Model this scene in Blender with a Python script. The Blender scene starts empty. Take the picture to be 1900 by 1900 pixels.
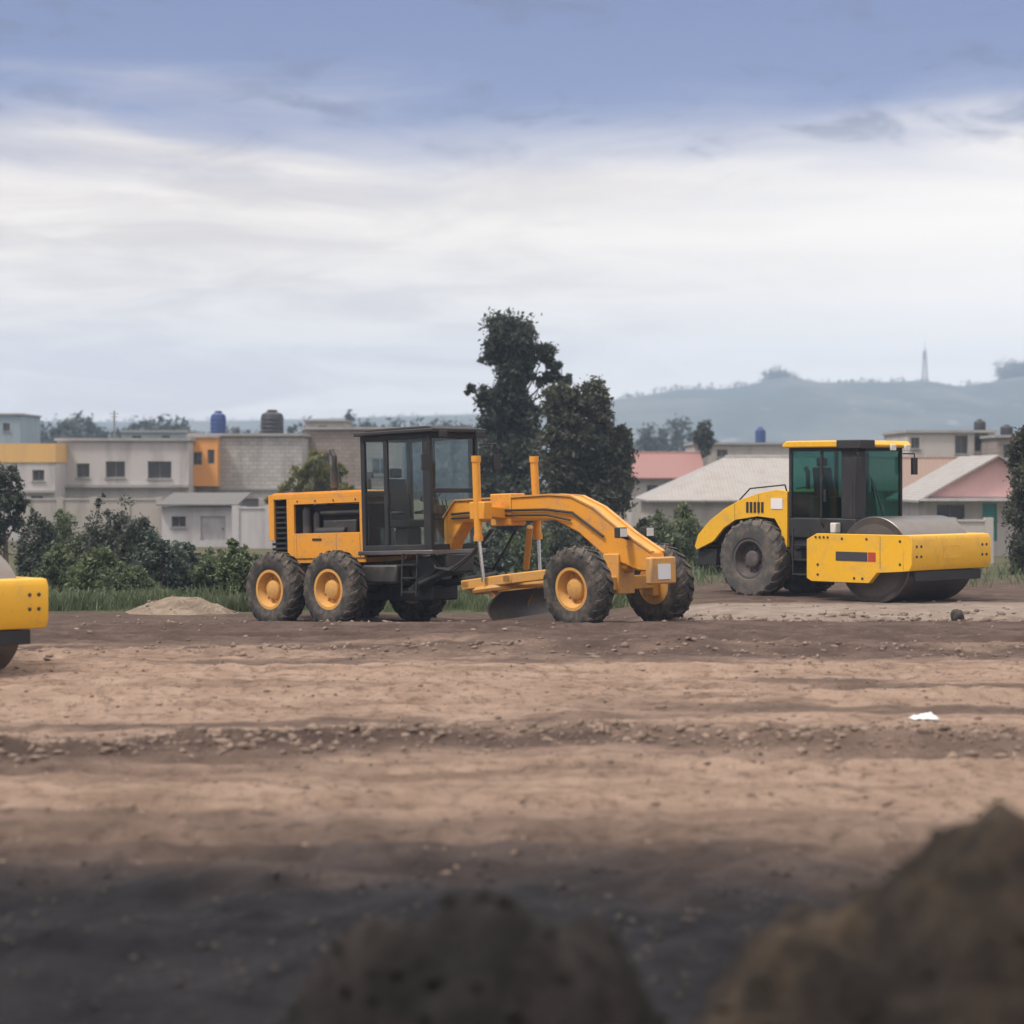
import bpy, bmesh, math, random
import numpy as np
from mathutils import Vector, Matrix

C = bpy.context.scene.collection
R = math.radians
rng = np.random.default_rng(7)
random.seed(7)

# ------------------------------------------------------------------ camera numbers
FPX, PW, HORIZON, CAMH = 4360.0, 1900.0, 882.0, 2.5

def P(px, py, d):
    """a spot in the world: picture column and row at a distance d in metres"""
    return Vector(((px - 950.0) / FPX * d, d, CAMH - (py - HORIZON) / FPX * d))

def X(px, d): return (px - 950.0) / FPX * d
def Z(py, d): return CAMH - (py - HORIZON) / FPX * d

# ------------------------------------------------------------------ materials
def new_mat(name):
    m = bpy.data.materials.new(name); m.use_nodes = True
    nt = m.node_tree; b = nt.nodes['Principled BSDF']
    return m, nt, b

def mixrgb(nt, fac, a, b, blend='MIX'):
    n = nt.nodes.new('ShaderNodeMix'); n.data_type = 'RGBA'; n.blend_type = blend
    for sock, v in ((n.inputs[0], fac), (n.inputs[6], a), (n.inputs[7], b)):
        if hasattr(v, 'is_linked') or isinstance(v, bpy.types.NodeSocket): nt.links.new(v, sock)
        elif isinstance(v, (int, float)): sock.default_value = v
        else: sock.default_value = (*v[:3], 1)
    return n.outputs[2]

def noise(nt, scale, detail=4, rough=.55, vec=None, dist=0.0):
    n = nt.nodes.new('ShaderNodeTexNoise'); n.inputs['Scale'].default_value = scale
    n.inputs['Detail'].default_value = detail; n.inputs['Roughness'].default_value = rough
    n.inputs['Distortion'].default_value = dist
    if vec is not None: nt.links.new(vec, n.inputs['Vector'])
    return n.outputs['Fac']

def ramp(nt, fac, lo, hi):
    n = nt.nodes.new('ShaderNodeMapRange'); n.interpolation_type = 'SMOOTHSTEP'
    nt.links.new(fac, n.inputs[0]); n.inputs[1].default_value = lo; n.inputs[2].default_value = hi
    return n.outputs[0]

def objvec(nt, scale=(1, 1, 1)):
    t = nt.nodes.new('ShaderNodeTexCoord'); m = nt.nodes.new('ShaderNodeMapping')
    m.inputs['Scale'].default_value = scale
    nt.links.new(t.outputs['Object'], m.inputs[0]); return m.outputs[0]

def bump(nt, b, h, strength=.3, dist=.02):
    n = nt.nodes.new('ShaderNodeBump'); n.inputs['Strength'].default_value = strength
    n.inputs['Distance'].default_value = dist
    nt.links.new(h, n.inputs['Height']); nt.links.new(n.outputs[0], b.inputs['Normal'])

def mul(nt, a, k):
    n = nt.nodes.new('ShaderNodeMath'); n.operation = 'MULTIPLY'
    nt.links.new(a, n.inputs[0])
    if isinstance(k, (int, float)): n.inputs[1].default_value = k
    else: nt.links.new(k, n.inputs[1])
    return n.outputs[0]

DUST = (.27, .20, .15)
def paint(name, col, dirt=.55, rough=.42, scale=2.2):
    """machine paint: faded patches, dust film and mud specks of their own shape"""
    m, nt, b = new_mat(name); v = objvec(nt)
    fade = mixrgb(nt, mul(nt, noise(nt, 1.1, 3, .6, v), .3), col, tuple(min(1, c * .78 + .05) for c in col))
    d1 = ramp(nt, noise(nt, scale, 7, .68, v, .4), .47, .78)
    d2 = ramp(nt, noise(nt, scale * 7, 6, .75, v), .57, .68)
    c = mixrgb(nt, mul(nt, d1, dirt), fade, DUST)
    c = mixrgb(nt, mul(nt, d2, dirt * .8), c, (.13, .095, .07))
    nt.links.new(c, b.inputs['Base Color'])
    rr = nt.nodes.new('ShaderNodeMapRange'); nt.links.new(d1, rr.inputs[0])
    rr.inputs[3].default_value = rough; rr.inputs[4].default_value = .85
    nt.links.new(rr.outputs[0], b.inputs['Roughness'])
    bump(nt, b, noise(nt, 30, 4, .6, v), .12, .01)
    return m

def rubber(name, col=(.028, .027, .026)):
    m, nt, b = new_mat(name); v = objvec(nt)
    d = ramp(nt, noise(nt, 3.5, 6, .7, v), .40, .72)
    nt.links.new(mixrgb(nt, mul(nt, d, .72), col, (.20, .155, .12)), b.inputs['Base Color'])
    b.inputs['Roughness'].default_value = .85
    bump(nt, b, noise(nt, 40, 4, .6, v), .25, .01)
    return m

def steel(name, col=(.33, .32, .31), rough=.45, metal=.55, rust=.5):
    m, nt, b = new_mat(name); v = objvec(nt)
    d = ramp(nt, noise(nt, 4, 6, .7, v), .42, .7)
    nt.links.new(mixrgb(nt, mul(nt, d, rust), col, (.20, .13, .09)), b.inputs['Base Color'])
    b.inputs['Metallic'].default_value = metal; b.inputs['Roughness'].default_value = rough
    bump(nt, b, noise(nt, 25, 4, .6, v), .15, .01)
    return m

def wallmat(name, col, stain=(.16, .145, .13), amount=.6, bumpk=.3, blocks=False):
    m, nt, b = new_mat(name); v = objvec(nt); vs = objvec(nt, (1.0, 1.0, .22))
    n1 = ramp(nt, noise(nt, 1.3, 6, .65, vs, .3), .42, .75)
    n2 = noise(nt, 7, 5, .7, v)
    c = mixrgb(nt, mul(nt, n1, amount), col, stain)
    c = mixrgb(nt, mul(nt, n2, .35), c, tuple(min(1, x * 1.35 + .02) for x in col))
    h = n2
    if blocks:
        br = nt.nodes.new('ShaderNodeTexBrick'); br.inputs['Scale'].default_value = 1
        br.inputs['Brick Width'].default_value = .42; br.inputs['Row Height'].default_value = .21
        br.inputs['Mortar Size'].default_value = .014
        br.inputs['Color1'].default_value = (1, 1, 1, 1); br.inputs['Color2'].default_value = (.82, .82, .82, 1)
        br.inputs['Mortar'].default_value = (.6, .6, .6, 1)
        t = nt.nodes.new('ShaderNodeTexCoord'); sp = nt.nodes.new('ShaderNodeSeparateXYZ')
        cb = nt.nodes.new('ShaderNodeCombineXYZ'); ad = nt.nodes.new('ShaderNodeMath'); ad.operation = 'ADD'
        nt.links.new(t.outputs['Object'], sp.inputs[0])
        nt.links.new(sp.outputs[0], ad.inputs[0]); nt.links.new(sp.outputs[1], ad.inputs[1])
        nt.links.new(ad.outputs[0], cb.inputs[0]); nt.links.new(sp.outputs[2], cb.inputs[1])
        nt.links.new(cb.outputs[0], br.inputs['Vector'])
        c = mixrgb(nt, 1.0, c, br.outputs['Color'], 'MULTIPLY')
    nt.links.new(c, b.inputs['Base Color']); b.inputs['Roughness'].default_value = .9
    bump(nt, b, h, bumpk, .03)
    return m

def sheetmat(name, col, axis=0, pitch=.18, rough=.6, amount=.45):
    """corrugated roofing"""
    m, nt, b = new_mat(name); v = objvec(nt)
    n1 = ramp(nt, noise(nt, 1.6, 6, .7, v), .4, .75)
    nt.links.new(mixrgb(nt, mul(nt, n1, amount), col, (.17, .13, .11)), b.inputs['Base Color'])
    b.inputs['Roughness'].default_value = rough
    w = nt.nodes.new('ShaderNodeTexWave'); w.inputs['Scale'].default_value = 1 / pitch / 3.14
    w.bands_direction = 'XYZ'[axis]; nt.links.new(v, w.inputs[0])
    bump(nt, b, w.outputs['Fac'], .5, .04)
    return m

def plain(name, col, rough=.6, metal=0, var=.25):
    m, nt, b = new_mat(name); v = objvec(nt)
    nt.links.new(mixrgb(nt, mul(nt, noise(nt, 4, 5, .65, v), var * 2), col, tuple(c * .55 for c in col)), b.inputs['Base Color'])
    b.inputs['Roughness'].default_value = rough; b.inputs['Metallic'].default_value = metal
    return m

def glass(name, tint, gloss=.05):
    m, nt, b = new_mat(name); nt.nodes.remove(b)
    tr = nt.nodes.new('ShaderNodeBsdfTransparent'); tr.inputs[0].default_value = (*tint, 1)
    gl = nt.nodes.new('ShaderNodeBsdfGlossy'); gl.inputs['Roughness'].default_value = gloss
    gl.inputs['Color'].default_value = (.9, .95, .95, 1)
    lw = nt.nodes.new('ShaderNodeLayerWeight'); pw = nt.nodes.new('ShaderNodeMath'); pw.operation = 'POWER'; pw.inputs[1].default_value = 5
    lw.inputs[0].default_value = .5; nt.links.new(lw.outputs['Facing'], pw.inputs[0])
    ad = nt.nodes.new('ShaderNodeMath'); ad.operation = 'MULTIPLY_ADD'; ad.inputs[1].default_value = .4; ad.inputs[2].default_value = .035; nt.links.new(pw.outputs[0], ad.inputs[0])
    mx = nt.nodes.new('ShaderNodeMixShader')
    nt.links.new(ad.outputs[0], mx.inputs[0]); nt.links.new(tr.outputs[0], mx.inputs[1]); nt.links.new(gl.outputs[0], mx.inputs[2])
    nt.links.new(mx.outputs[0], nt.nodes['Material Output'].inputs[0])
    return m

def leafmat(name, dark, light, warm=None):
    m, nt, b = new_mat(name)
    g = nt.nodes.new('ShaderNodeNewGeometry'); v = objvec(nt)
    c = mixrgb(nt, g.outputs['Random Per Island'], dark, light)
    if warm: c = mixrgb(nt, mul(nt, ramp(nt, noise(nt, .9, 4, .6, v), .5, .7), .6), c, warm)
    c = mixrgb(nt, mul(nt, ramp(nt, noise(nt, 1.6, 4, .6, v), .45, .7), .4), c, tuple(x * .55 for x in dark))
    nt.links.new(c, b.inputs['Base Color']); b.inputs['Roughness'].default_value = .6
    tl = nt.nodes.new('ShaderNodeBsdfTranslucent'); nt.links.new(c, tl.inputs[0]); mx = nt.nodes.new('ShaderNodeMixShader'); mx.inputs[0].default_value = .35
    nt.links.new(b.outputs[0], mx.inputs[1]); nt.links.new(tl.outputs[0], mx.inputs[2]); nt.links.new(mx.outputs[0], nt.nodes['Material Output'].inputs[0])
    return m

def darkpane(name, col=(.03, .035, .04)):
    m, nt, b = new_mat(name); b.inputs['Base Color'].default_value = (*col, 1)
    b.inputs['Roughness'].default_value = .12
    return m

M = dict(
    orange=paint('grader_orange_paint', (.72, .300, .018), .62),
    orange_dull=paint('grader_orange_dull', (.58, .29, .06), .75),
    yellow=paint('roller_yellow_paint', (.80, .43, .012), .46),
    black=paint('black_paint', (.010, .010, .012), .10, .62),
    charcoal=paint('charcoal_parts', (.026, .025, .024), .35),
    rubber=rubber('tyre_rubber'), rubber_grey=rubber('dusty_tyre_rubber', (.06, .058, .058)),
    rim=paint('rim_orange', (.62, .32, .07), .7), rim_dark=paint('rim_dark', (.07, .06, .06), .5),
    steel=steel('blade_steel', (.035, .033, .032), .6, .3, .25), rod=steel('chrome_rod', (.6, .6, .6), .2, .95, .1),
    drum=steel('drum_steel', (.215, .20, .195), .36, .88, .5),
    mud=plain('mud', (.11, .08, .06), .95), hill_leaf=leafmat('far_leaf', (.03, .045, .045), (.07, .09, .08)),
    drum_dark=steel('drum_side', (.10, .095, .09), .6, .3, .5),
    glass=glass('clear_glass', (.86, .9, .9)), green_glass=glass('green_tinted_glass', (.42, .64, .61), .03),
    seat=plain('seat_vinyl', (.03, .03, .033), .6), white=plain('white_plastic', (.75, .75, .76), .5, 0, .1),
    lamp=plain('lamp_lens', (.65, .65, .62), .2, 0, .1),
    trim=plain('label_dark', (.05, .05, .06), .5), red=plain('label_red', (.45, .06, .03), .5),
    concrete=wallmat('grey_concrete', (.42, .40, .39)), concrete_warm=wallmat('warm_concrete', (.36, .33, .30)),
    concrete_pale=wallmat('pale_render', (.46, .44, .45), amount=.4), block=wallmat('block_wall', (.40, .38, .365), blocks=True),
    lilac=wallmat('lilac_render', (.43, .405, .40), amount=.65), orange_wall=wallmat('orange_render', (.66, .30, .09), (.40, .2, .09), .4),
    amber_wall=wallmat('amber_render', (.60, .37, .13), (.42, .27, .16), .6),
    brown_wall=wallmat('brown_block', (.27, .225, .20), blocks=True), pink_wall=wallmat('pink_render', (.58, .36, .34), (.40, .28, .26), .4),
    beige_wall=wallmat('beige_render', (.42, .39, .36)), blue_wall=wallmat('blue_grey_render', (.24, .30, .35)),
    slab=wallmat('roof_slab', (.30, .29, .28)),
    red_roof=sheetmat('red_roof', (.25, .115, .105)), grey_roof=sheetmat('grey_fibre_roof', (.29, .275, .265)),
    brown_roof=sheetmat('brown_roof', (.20, .13, .10)), dark_roof=sheetmat('dark_roof', (.10, .10, .10)),
    frame=plain('window_frame', (.20, .19, .18), .5), pane=darkpane('window_pane'),
    door=plain('grey_door', (.14, .13, .13), .5), teal=plain('teal_door', (.035, .26, .22), .5),
    gate=sheetmat('pale_gate', (.42, .41, .43), 0, .3),
    tank_blue=plain('blue_tank', (.03, .065, .20), .4), tank_black=plain('black_tank', (.035, .036, .045), .45),
    bark=wallmat('bark', (.11, .085, .065), (.05, .04, .03), .6, .8),
    leaf_dark=leafmat('leaf_dark', (.034, .046, .036), (.088, .102, .072)),
    leaf_warm=leafmat('leaf_warm', (.038, .046, .032), (.098, .100, .064), (.095, .082, .052)),
    leaf_mid=leafmat('leaf_mid', (.070, .098, .048), (.165, .205, .105)),
    leaf_blue=leafmat('leaf_blue', (.046, .068, .054), (.105, .135, .105)),
    leaf_lime=leafmat('leaf_lime', (.10, .115, .025), (.21, .20, .055)),
    leaf_bright=leafmat('leaf_bright', (.085, .120, .050), (.18, .215, .105)),
)

# ------------------------------------------------------------------ mesh builder
class MB:
    def __init__(s): s.v, s.f, s.m, s.cur = [], [], [], 0
    def use(s, k): s.cur = k; return s                              # material slot of the faces that follow
    def add(s, vs, fs):
        n = len(s.v); s.v += [tuple(v) for v in vs]; s.f += [tuple(i + n for i in f) for f in fs]; s.m += [s.cur] * len(fs); return s
    def box(s, x0, x1, y0, y1, z0, z1, mat=None):
        vs = [(x, y, z) for x in (x0, x1) for y in (y0, y1) for z in (z0, z1)]
        if mat is not None: vs = [mat @ Vector(v) for v in vs]
        return s.add(vs, [(0, 1, 3, 2), (4, 6, 7, 5), (0, 4, 5, 1), (2, 3, 7, 6), (0, 2, 6, 4), (1, 5, 7, 3)])
    def bar(s, p0, p1, w, h, up=(0, 0, 1)):
        p0, p1 = Vector(p0), Vector(p1); d = (p1 - p0).normalized(); u = Vector(up)
        if abs(d.dot(u)) > .98: u = Vector((1, 0, 0))
        a = d.cross(u).normalized(); b = a.cross(d)
        vs = [p + a * i * w / 2 + b * j * h / 2 for p in (p0, p1) for i in (-1, 1) for j in (-1, 1)]
        return s.add(vs, [(0, 1, 3, 2), (4, 6, 7, 5), (0, 4, 5, 1), (2, 3, 7, 6), (0, 2, 6, 4), (1, 5, 7, 3)])
    def prism(s, poly, y0, y1):
        """polygon in x,z pushed out along y"""
        n = len(poly); vs = [(x, y0, z) for x, z in poly] + [(x, y1, z) for x, z in poly]
        return s.add(vs, [tuple(range(n)), tuple(range(2 * n - 1, n - 1, -1))] + [(i, i + n, (i + 1) % n + n, (i + 1) % n) for i in range(n)])
    def tube(s, p0, p1, r0, r1=None, n=12):
        r1 = r0 if r1 is None else r1
        p0, p1 = Vector(p0), Vector(p1); d = (p1 - p0).normalized()
        a = d.orthogonal().normalized(); b = d.cross(a)
        vs = [p + (a * math.cos(t) + b * math.sin(t)) * r for p, r in ((p0, r0), (p1, r1)) for t in [k * 2 * math.pi / n for k in range(n)]]
        fs = [(k, (k + 1) % n, (k + 1) % n + n, k + n) for k in range(n)] + [tuple(range(n - 1, -1, -1)), tuple(range(n, 2 * n))]
        return s.add(vs, fs)
    def path(s, pts, r, n=10):
        for a, b in zip(pts[:-1], pts[1:]): s.tube(a, b, r, r, n)
        return s
    def lathe(s, prof, n=48, c=(0, 0, 0), closed=False):
        """profile of (radius, y) turned about the y axis"""
        m = len(prof); vs, fs = [], []
        for k in range(n):
            t = 2 * math.pi * k / n
            vs += [(c[0] + r * math.cos(t), c[1] + y, c[2] + r * math.sin(t)) for r, y in prof]
        for k in range(n):
            for i in range(m if closed else m - 1):
                j = (i + 1) % m; q = (k + 1) % n
                fs.append((k * m + i, k * m + j, q * m + j, q * m + i))
        if not closed:
            fs.append(tuple(k * m for k in range(n))); fs.append(tuple(k * m + m - 1 for k in reversed(range(n))))
        return s.add(vs, fs)
    def build(s, name, mat, parent=None, bevel=0, smooth=True, angle=38, loc=None):
        me = bpy.data.meshes.new(name); me.from_pydata(s.v, [], s.f); me.polygons.foreach_set('material_index', s.m)
        bm = bmesh.new(); bm.from_mesh(me); bmesh.ops.recalc_face_normals(bm, faces=bm.faces); bm.to_mesh(me); bm.free()
        for q in (mat if isinstance(mat, (list, tuple)) else [mat]): me.materials.append(q)
        if smooth: me.shade_smooth(); me.set_sharp_from_angle(angle=R(angle))
        o = bpy.data.objects.new(name, me); C.objects.link(o)
        if parent: o.parent = parent
        if loc: o.location = loc
        if bevel:
            b = o.modifiers.new('bevel', 'BEVEL'); b.width = bevel; b.segments = 2; b.limit_method = 'ANGLE'; b.angle_limit = R(40)
        return o

def tag(o, label, cat, group=None, kind=None):
    if label: o['label'] = label
    if cat: o['category'] = cat
    if group: o['group'] = group
    if kind: o['kind'] = kind
    return o

def thing(name, label, cat, loc=(0, 0, 0), rot=(0, 0, 0), group=None):
    o = bpy.data.objects.new(name, None); C.objects.link(o)
    o.location = loc; o.rotation_euler = rot; o.empty_display_size = .2
    return tag(o, label, cat, group)

def empty_part(name, parent, loc=(0, 0, 0), rot=(0, 0, 0)):
    o = bpy.data.objects.new(name, None); C.objects.link(o)
    o.parent = parent; o.location = loc; o.rotation_euler = rot; o.empty_display_size = .1
    return o

def copy_tree(o, parent=None):
    c = o.copy(); C.objects.link(c)
    if parent: c.parent = parent
    for ch in list(o.children): copy_tree(ch, c)
    return c

def np_mesh(name, verts, faces, mat, parent=None, smooth=False):
    me = bpy.data.meshes.new(name); verts = np.asarray(verts, np.float32); faces = np.asarray(faces, np.int32)
    k = faces.shape[1]
    me.vertices.add(len(verts)); me.vertices.foreach_set('co', verts.ravel())
    me.loops.add(faces.size); me.loops.foreach_set('vertex_index', faces.ravel())
    me.polygons.add(len(faces)); me.polygons.foreach_set('loop_start', np.arange(0, faces.size, k, dtype=np.int32))
    me.polygons.foreach_set('loop_total', np.full(len(faces), k, np.int32))
    me.update(calc_edges=True); me.materials.append(mat)
    if smooth: me.shade_smooth()
    o = bpy.data.objects.new(name, me); C.objects.link(o)
    if parent: o.parent = parent
    return o

# ------------------------------------------------------------------ noise for the land
def vnoise(x, y, seed=0):
    xi, yi = np.floor(x).astype(np.int64), np.floor(y).astype(np.int64)
    fx, fy = x - xi, y - yi; fx = fx * fx * (3 - 2 * fx); fy = fy * fy * (3 - 2 * fy)
    def h(a, b):
        n = (a * 374761393 + b * 668265263 + seed * 1442695041) & 0x7fffffff
        n = ((n ^ (n >> 13)) * 1274126177) & 0x7fffffff
        return ((n ^ (n >> 16)) & 0xffff) / 65535.0
    return (h(xi, yi) * (1 - fx) + h(xi + 1, yi) * fx) * (1 - fy) + (h(xi, yi + 1) * (1 - fx) + h(xi + 1, yi + 1) * fx) * fy

def fbm(x, y, oct=4, seed=0, gain=.5):
    t, a, s = 0, 1, 0
    for k in range(oct):
        t = t + a * vnoise(x * 2 ** k + 17.3 * k, y * 2 ** k - 9.1 * k, seed + k); s += a; a *= gain
    return t / s

def sst(a, b, x):
    t = np.clip((x - a) / (b - a), 0, 1); return t * t * (3 - 2 * t)

def macro(x, y):
    x, y = np.asarray(x, float), np.asarray(y, float)
    z = -.30 * sst(39.5, 44.0, y) * (1 - sst(1.0, 4.2, x))
    z = z * (1 - sst(60, 75, y)) - .8 * sst(56, 80, y)
    z = z - .07 * (1 - sst(38, 43.5, y)) * sst(30, 36, y) * sst(2, 5, x)
    return z
def gz(x, y): return float(macro(x, y))
# ------------------------------------------------------------------ ground sheet
def berm_line(x): return 21.5 + .7 * np.sin(x * .23 + 1) + 1.1 * (fbm(x * .35, x * 0 + 3, 3, 51) - .5)
def ground_z(x, y):
    z = macro(x, y)
    near = 1 - sst(55, 70, y); front = 1 - sst(14.5, 17, y)
    calm = 1 - .6 * sst(38, 41, y)
    z = z + near * calm * .16 * (fbm(x * .22, y * .5, 3, 5) - .5)
    z = z + near * calm * .075 * (fbm(x * 1.1, y * 2.2, 4, 11) - .5)
    z = z + near * calm * .05 * (fbm(x * 5, y * 5, 3, 23) - .5)
    # windrow pushed up by the blade
    b = np.exp(-((y - berm_line(x)) / .62) ** 2)
    z = z + b * (.02 + .26 * fbm(x * .8, y * 1.1, 4, 31) ** 1.5) + b * .12 * (fbm(x * 4, y * 4, 3, 37) - .45)
    b2 = np.exp(-((y - 33.2 - .8 * np.sin(x * .17)) / .5) ** 2)
    z = z + b2 * .18 * fbm(x * .9, y, 3, 41) + b2 * .08 * (fbm(x * 5, y * 5, 2, 43) - .5)
    z = z + near * calm * .06 * (fbm(x * 2.2, y * 2.6, 3, 29) - .5)
    # wheel ruts along the strip
    for yc, dep in ((17.9, .06), (19.6, .06), (25.6, .07), (27.5, .07), (30.2, .07), (36.6, .08), (38.4, .06), (16.2, .06)):
        c = yc + .35 * np.sin(x * .21 + yc) + .3 * (fbm(x * .3, x * 0 + yc, 2, 61) - .5)
        lug = .5 + .5 * np.sin(x * 21 + np.sign(y - c) * 1.5 + np.abs(y - c) * 9)
        z = z - near * dep * (1.1 - .6 * lug) * np.exp(-((y - c) / .22) ** 4) + near * dep * .7 * np.exp(-((np.abs(y - c) - .42) / .14) ** 2)
    z = z + front * (.30 * (fbm(x * .8, y * .9, 4, 71) - .5) + .14 * (fbm(x * 3.5, y * 3.5, 3, 73) - .5))
    # bank edge of the raised strip under the parked roller
    e = 41.6 + .9 * (fbm(x * .5, x * 0, 3, 81) - .5)
    z = z - .10 * sst(2.2, 4, x) * np.exp(-((y - e) / .4) ** 2)
    return z

def axis(fine0, fine1, step, lo, hi, grow=1.22):
    a = list(np.arange(fine0, fine1 + 1e-6, step)); s = step
    while a[-1] < hi: s *= grow; a.append(min(a[-1] + s, hi))
    s = step
    while a[0] > lo: s *= grow; a.insert(0, max(a[0] - s, lo))
    return np.array(a)

gx, gy = axis(-12.5, 12.5, .065, -2300, 2300), axis(8.0, 46, .065, -120, 2500)
GX, GY = np.meshgrid(gx, gy)
GZ = ground_z(GX, GY)
nx, ny = len(gx), len(gy)
idx = np.arange(nx * ny).reshape(ny, nx)
gf = np.stack([idx[:-1, :-1], idx[:-1, 1:], idx[1:, 1:], idx[1:, :-1]], -1).reshape(-1, 4)

# soil colours, from world position: dry pale dirt, brown for dampness and painted shade, dark near strip, pale gravel pad
w1 = fbm(GX * .16, GY * .35, 4, 91) - .5; w2 = fbm(GX * .9, GY * 1.6, 4, 95) - .5
yy = GY + 5.0 * w1 + 1.6 * w2
damp_shade = .95 * sst(31.2, 33.2, yy) * (1 - .55 * np.exp(-((yy - 34.4) / .5) ** 2))
damp_shade = np.maximum(damp_shade, (1 - .25 * sst(0, 2, GX)) * np.exp(-((GY - berm_line(GX) + .30 + 1.2 * w2) / .85) ** 2))  # berm band: dampness plus its shaded side, put into the soil colour
damp_shade = np.maximum(damp_shade, .55 * sst(17.8, 15.6, yy))  # first step of the darkening towards the camera
damp_shade = np.maximum(damp_shade, .75 * sst(.60, .72, fbm(GX * .22 + 9, GY * .8, 4, 101)) * sst(14, 16, GY))
near_dark = sst(16.9, 13.6, GY + 3.4 * w1 + 1.3 * w2)  # soil colour turns darker towards the camera, with a ragged edge
pad = sst(2.2, 3.6, GX + 1.2 * w2) * sst(41.3, 41.9, GY + .8 * w2) * (1 - sst(45.6, 46.8, GY + 1.2 * w2))
damp_shade = np.maximum(damp_shade, .8 * sst(45.5, 46.6, GY + 1.2 * w2) * sst(2, 4, GX))
grass = sst(46.8, 48.2, GY + 1.5 * w2) * (1 - sst(3.0, 4.5, GX)) + sst(52, 60, GY)
grass = np.clip(grass, 0, 1)

def ground_material():
    m, nt, b = new_mat('soil')
    g = nt.nodes.new('ShaderNodeNewGeometry'); pos = g.outputs['Position']
    def attr(n):
        a = nt.nodes.new('ShaderNodeAttribute'); a.attribute_name = n; return a.outputs['Fac']
    n_small = noise(nt, 6, 8, .7, pos); n_mid = noise(nt, 1.3, 6, .65, pos, .5); n_fine = noise(nt, 45, 6, .7, pos)
    dry = mixrgb(nt, ramp(nt, n_mid, .32, .68), (.335, .232, .176), (.465, .335, .258))
    dry = mixrgb(nt, mul(nt, ramp(nt, n_small, .48, .66), .8), dry, (.165, .112, .082))
    st = nt.nodes.new('ShaderNodeMapping'); st.inputs['Scale'].default_value = (.22, 1.5, 1); nt.links.new(pos, st.inputs[0])
    n_str = noise(nt, 1.1, 7, .68, st.outputs[0], .6)
    dry = mixrgb(nt, mul(nt, ramp(nt, n_str, .50, .68), .62), dry, (.150, .098, .072))
    dry = mixrgb(nt, mul(nt, ramp(nt, n_str, .46, .32), .5), dry, (.42, .30, .222))
    damp_shadec = mixrgb(nt, ramp(nt, n_mid, .35, .7), (.080, .053, .045), (.145, .100, .083))
    damp_shadec = mixrgb(nt, mul(nt, ramp(nt, n_small, .52, .7), .6), damp_shadec, (.062, .044, .038))
    near_darkc = mixrgb(nt, ramp(nt, n_mid, .35, .7), (.014, .014, .018), (.038, .036, .043))
    padc = mixrgb(nt, ramp(nt, n_mid, .35, .7), (.26, .205, .170), (.37, .31, .27))
    grassc = mixrgb(nt, ramp(nt, n_mid, .35, .7), (.085, .085, .045), (.13, .115, .07))
    c = mixrgb(nt, attr('damp_shade'), dry, damp_shadec); c = mixrgb(nt, attr('pad'), c, padc)
    c = mixrgb(nt, attr('near_dark'), c, near_darkc); c = mixrgb(nt, attr('grass'), c, grassc)
    peb = nt.nodes.new('ShaderNodeTexVoronoi'); peb.inputs['Scale'].default_value = 14; nt.links.new(pos, peb.inputs['Vector'])
    spk = ramp(nt, peb.outputs['Distance'], .16, .08)
    c = mixrgb(nt, mul(nt, spk, mul(nt, ramp(nt, n_mid, .45, .65), .5)), c, (.42, .36, .31))
    c = mixrgb(nt, mul(nt, ramp(nt, n_fine, .54, .66), .45), c, (.07, .05, .04))
    nt.links.new(c, b.inputs['Base Color']); b.inputs['Roughness'].default_value = .95
    b.inputs['Specular IOR Level'].default_value = .2
    ad = nt.nodes.new('ShaderNodeMath'); ad.operation = 'MULTIPLY_ADD'
    nt.links.new(n_fine, ad.inputs[0]); ad.inputs[1].default_value = .35; nt.links.new(n_small, ad.inputs[2])
    bump(nt, b, ad.outputs[0], 1.0, .11)
    return m
M['soil'] = ground_material()
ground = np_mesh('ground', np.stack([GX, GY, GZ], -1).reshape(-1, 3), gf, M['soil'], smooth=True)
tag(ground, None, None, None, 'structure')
for nm, arr in (('damp_shade', damp_shade), ('near_dark', near_dark), ('pad', pad), ('grass', grass)):
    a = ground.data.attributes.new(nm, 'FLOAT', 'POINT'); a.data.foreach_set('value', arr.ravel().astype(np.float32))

# ------------------------------------------------------------------ clods and stones
def clod_proto(k):
    bm = bmesh.new(); bmesh.ops.create_icosphere(bm, subdivisions=1, radius=1)
    r = np.random.default_rng(k)
    v = np.array([q.co[:] for q in bm.verts]); v *= (1 + r.uniform(-.5, .35, (len(v), 1))) * r.uniform(.65, 1.25, 3); v[:, 2] *= .6
    f = np.array([[q.index for q in p.verts] for p in bm.faces]); bm.free(); return v, f
PROTO = [clod_proto(k) for k in range(8)]
def scatter_clods(name, pts, sizes, mat, parent=None):
    V, F, n = [], [], 0
    for (x, y, z), s in zip(pts, sizes):
        v, f = PROTO[rng.integers(8)]
        a = rng.uniform(0, 6.28); c, sn = math.cos(a), math.sin(a)
        w = v * s * rng.uniform(.7, 1.3, 3)
        w = np.stack([w[:, 0] * c - w[:, 1] * sn, w[:, 0] * sn + w[:, 1] * c, w[:, 2]], -1) + (x, y, z)
        V.append(w); F.append(f + n); n += len(w)
    return np_mesh(name, np.concatenate(V), np.concatenate(F), mat, parent)

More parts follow.
